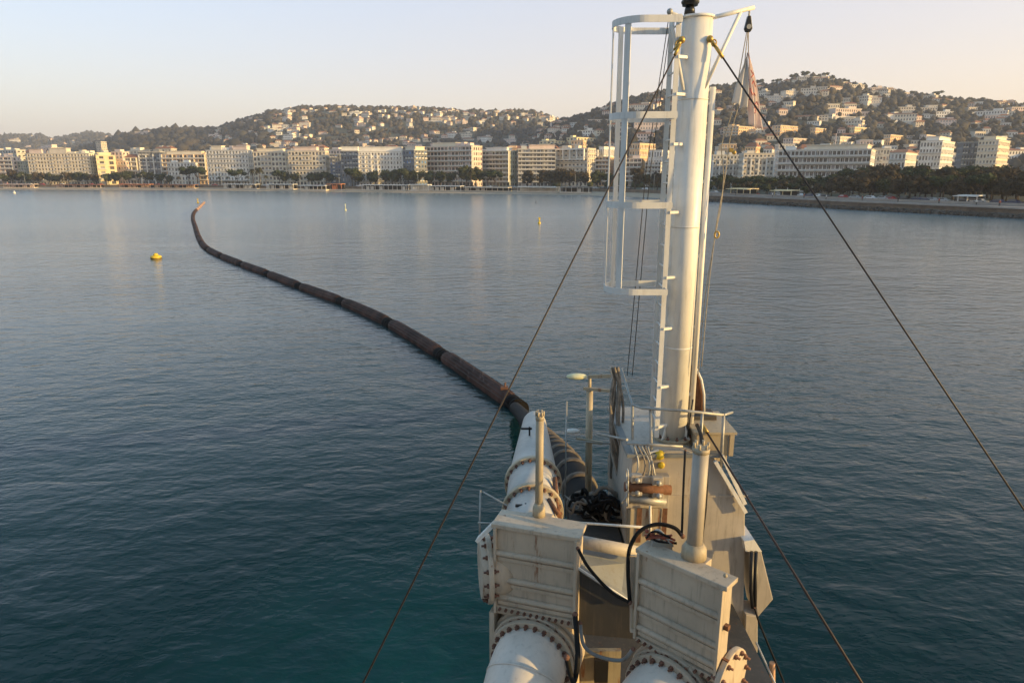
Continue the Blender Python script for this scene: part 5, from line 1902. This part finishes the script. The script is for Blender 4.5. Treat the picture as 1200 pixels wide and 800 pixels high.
# bundle of ropes and hoses hanging beside the platform
t = thing('rope_bundle', 'twisted bundle of weathered hoses and ropes hanging left of the mast platform', 'ropes', at(730, 600, 9.9))
random.seed(31)
for k in range(9):
    ph = random.uniform(0, 6); off = random.uniform(-7, 7)
    P = []
    for j in range(12):
        f = j / 11
        px_ = 719 + 13 * f + off * (.5 + .6 * math.sin(f * 3.1)) + 3.5 * math.sin(f * 9 + ph)
        P.append(at(px_, 430 + 172 * f, 10.35 - .5 * f + .05 * math.sin(f * 8 + ph)))
    MB().tube(catmull(P, 3), random.uniform(.016, .035), 7).build('rope', M[random.choice(['net', 'net', 'rope', 'steel'])], t)
for k in range(5):
    P = [at(742 + k * 4, 520, 9.05), at(748 + k * 5 + 4 * math.sin(k), 545, 8.9), at(738 + k * 8, 575, 8.85), at(728 + k * 10, 590, 8.8)]
    MB().tube(catmull(P, 5), .014, 6).build('loose_line', M['net' if k % 2 else 'steel'], t)

# tangled black hoses in the hollow between the cone and the pedestal
t = thing('hose_heap', 'heap of tangled black hoses in the hollow left of the pedestal', 'hoses', at(698, 610, 9.6))
random.seed(33)
for k in range(20):
    c = at(random.uniform(676, 724), random.uniform(578, 606), random.uniform(9.4, 10.0))
    r0 = random.uniform(.10, .22)
    tilt = Matrix.Rotation(random.uniform(-.9, .9), 3, 'X') @ Matrix.Rotation(random.uniform(-.7, .7), 3, 'Y')
    P = [c + tilt @ Vector((math.cos(a) * r0, math.sin(a) * r0 * .8, .05 * math.sin(3 * a))) for a in np.linspace(0, 5.9, 18)]
    MB().tube(P, random.uniform(.02, .038), 8, closed=True).build('coil', M[random.choice(['rubber', 'rubber', 'net'])], t)
MB().bb(.95, 1.62, 9.05, 10.4, 6.1, 6.75).build('hose_tray', M['dark_paint'], t)

# windlass block
t = thing('windlass', 'small rusty double drum windlass on the pedestal face below the platform', 'winch', at(752, 596, 8.7))
for (px, py) in ((747, 563), (772, 566), (747, 578), (772, 581)):
    c = at(px, py, 8.72)
    MB().ball(c, .042, 12, 8).build('bearing_cap', M['steel'], t)
    MB().box(c + Vector((0, .09, 0)), (.15, .1, .12)).build('bearing_block', M['hull_paint'], t, bevel=.01)
MB().tube([at(732, 570, 8.82), at(786, 574, 8.82)], .07, 16).build('drum', M['rust'], t)
MB().tube([at(738, 584, 8.80), at(780, 588, 8.80)], .05, 16).build('lower_drum', M['steel'], t)
MB().bb(*(lambda a, b: (a.x, b.x, 8.84, 8.98, b.z, a.z))(at(734, 556, 8.9), at(782, 594, 8.9))).build('frame_plate', M['hull_paint'], t, bevel=.01)
for k in range(4):
    c = at(735, 556 + 10 * k, 8.7)
    MB().tube([c + Vector((0, .07 * math.cos(a), .08 * math.sin(a))) for a in np.linspace(0, 5.9, 14)], .012, 6, closed=True).build('shackle', M['steel'], t)
t = thing('warning_float', 'small bright yellow float tied at the mast foot', 'float', at(773, 533, 9.0))
MB().ball(at(773, 533, 9.0), .075, 14, 10, 0, (1, 1, .95)).build('float', M['yellow'], t)
MB().ball(at(775, 545, 8.98), .05, 12, 8, 0, (1, .7, 1)).build('lower_float', M['yellow'], t)
MB().bar(at(755, 532, 9.0), at(772, 527, 9.0), .03, .02).build('tag', M['white_paint'], t)

# hydraulic hoses
def hose(label, P, r_, mat='rubber', name='hydraulic_hose'):
    t_ = thing(name, label, 'hose', at(*P[-1]))
    MB().tube(catmull([at(*p) for p in P], 8), r_, 10).build('hose', M[mat], t_)
    q_ = MB(); e = at(*P[0]); q_.ball(e, r_ * 1.25, 8, 6); e = at(*P[-1]); q_.ball(e, r_ * 1.25, 8, 6); q_.build('fitting', M['bolt'], t_)
hose('black hose arching over the cross tube beside the right valve', [(738, 705, 6.5), (736, 670, 6.6), (738, 642, 6.7), (750, 622, 6.75), (770, 614, 6.75), (790, 618, 6.7), (800, 628, 6.65)], .022)
hose('black hose drooping from the left valve to the post between the valves', [(677, 642, 6.65), (690, 665, 6.55), (715, 692, 6.5), (738, 706, 6.45)], .018)
hose('black hose running down the right side of the grey cylinder', [(817, 498, 9.0), (822, 512, 8.0), (827, 545, 7.0), (826, 590, 6.6), (820, 640, 6.3)], .024)
hose('thin black hose hanging left of the grey cylinder', [(803, 528, 7.0), (801, 570, 6.6), (799, 625, 6.3)], .012)
hose('thin grey hose looped under the shadowed plate between the valves', [(680, 730, 6.5), (684, 755, 6.4), (700, 768, 6.35), (728, 773, 6.3), (742, 760, 6.2)], .02, 'grey_paint')
hose('dark hose loop hanging beside the left pipe flange', [(674, 720, 6.5), (677, 770, 6.2), (672, 798, 6.1), (664, 770, 6.1)], .028)
hose('black cable falling from the side fin to the lower right', [(884, 712, 8.7), (892, 735, 8.5), (915, 790, 8.1), (930, 830, 7.8)], .014)
t = thing('valve_block', 'small hydraulic valve block with red fittings and tangled hoses on the right valve', 'valve block', at(768, 640, 6.6))
random.seed(8)
MB().box(at(775, 636, 6.55), (.22, .12, .10)).build('block', M['steel'], t, bevel=.008)
for k in range(7):
    P = [at(755 + random.uniform(0, 12), 618 + random.uniform(0, 14), 6.6), at(765 + random.uniform(0, 18), 624 + random.uniform(-5, 10), 6.5), at(785 + random.uniform(0, 14), 632 + random.uniform(-6, 8), 6.45)]
    MB().tube(catmull(P, 5), .013, 7).build('hose', M[['redrust', 'redrust', 'rubber', 'steel'][k % 4]], t)
for k in range(5):
    MB().ball(at(758 + 6 * k, 622 + 3 * k, 6.52), .022, 8, 6).build('fitting', M['redrust' if k < 3 else 'steel'], t)

# things that still share a label get their order from the left
lab_groups = {}
for o in COL.objects:
    if o.parent is None and o.get('label') and o.get('category'):
        lab_groups.setdefault(o['label'], []).append(o)
RANK = ['leftmost', 'second from left', 'third from left', 'fourth from left', 'fifth from left', 'sixth from left', 'seventh from left', 'eighth from left', 'ninth from left', 'tenth from left']
for lab, os_ in lab_groups.items():
    if 1 < len(os_) <= 10:
        os_.sort(key=lambda o: o.location.x / max(1.0, o.location.y))
        for r_, o in zip(RANK, os_):
            nl = lab + ', ' + r_
            if len(nl.split()) > 16:
                nl = lab.replace(' villa, tiled roof', ' tiled villa').replace(' villa, flat roof', ' flat villa').replace(' residence, tiled roof', ' tiled residence').replace(' residence, flat roof', ' flat residence') + ', ' + r_
            if len(nl.split()) > 16:
                nl = nl.replace('large ', '').replace('wide ', '').replace('small group of ', '').replace(', above the ', ' by ').replace('lower ', '').replace('upper ', '')
            o['label'] = nl

# ------------------------------------------------------------------ haze
hz = MB()
hz.bb(-7000, 7000, -1600, 7000, -4, 420)
m = bpy.data.materials.new('sea_haze'); m.use_nodes = True
nt = m.node_tree; nt.nodes.clear()
out = nt.nodes.new('ShaderNodeOutputMaterial'); pv = nt.nodes.new('ShaderNodeVolumePrincipled')
pv.inputs['Color'].default_value = (0.80, 0.85, 0.99, 1)
pv.inputs['Density'].default_value = 0.00015
pv.inputs['Anisotropy'].default_value = 0.1
nt.links.new(pv.outputs[0], out.inputs['Volume'])
tag(hz.build('haze', m), 'thin evening haze over the bay and hills', 'haze', kind='stuff')
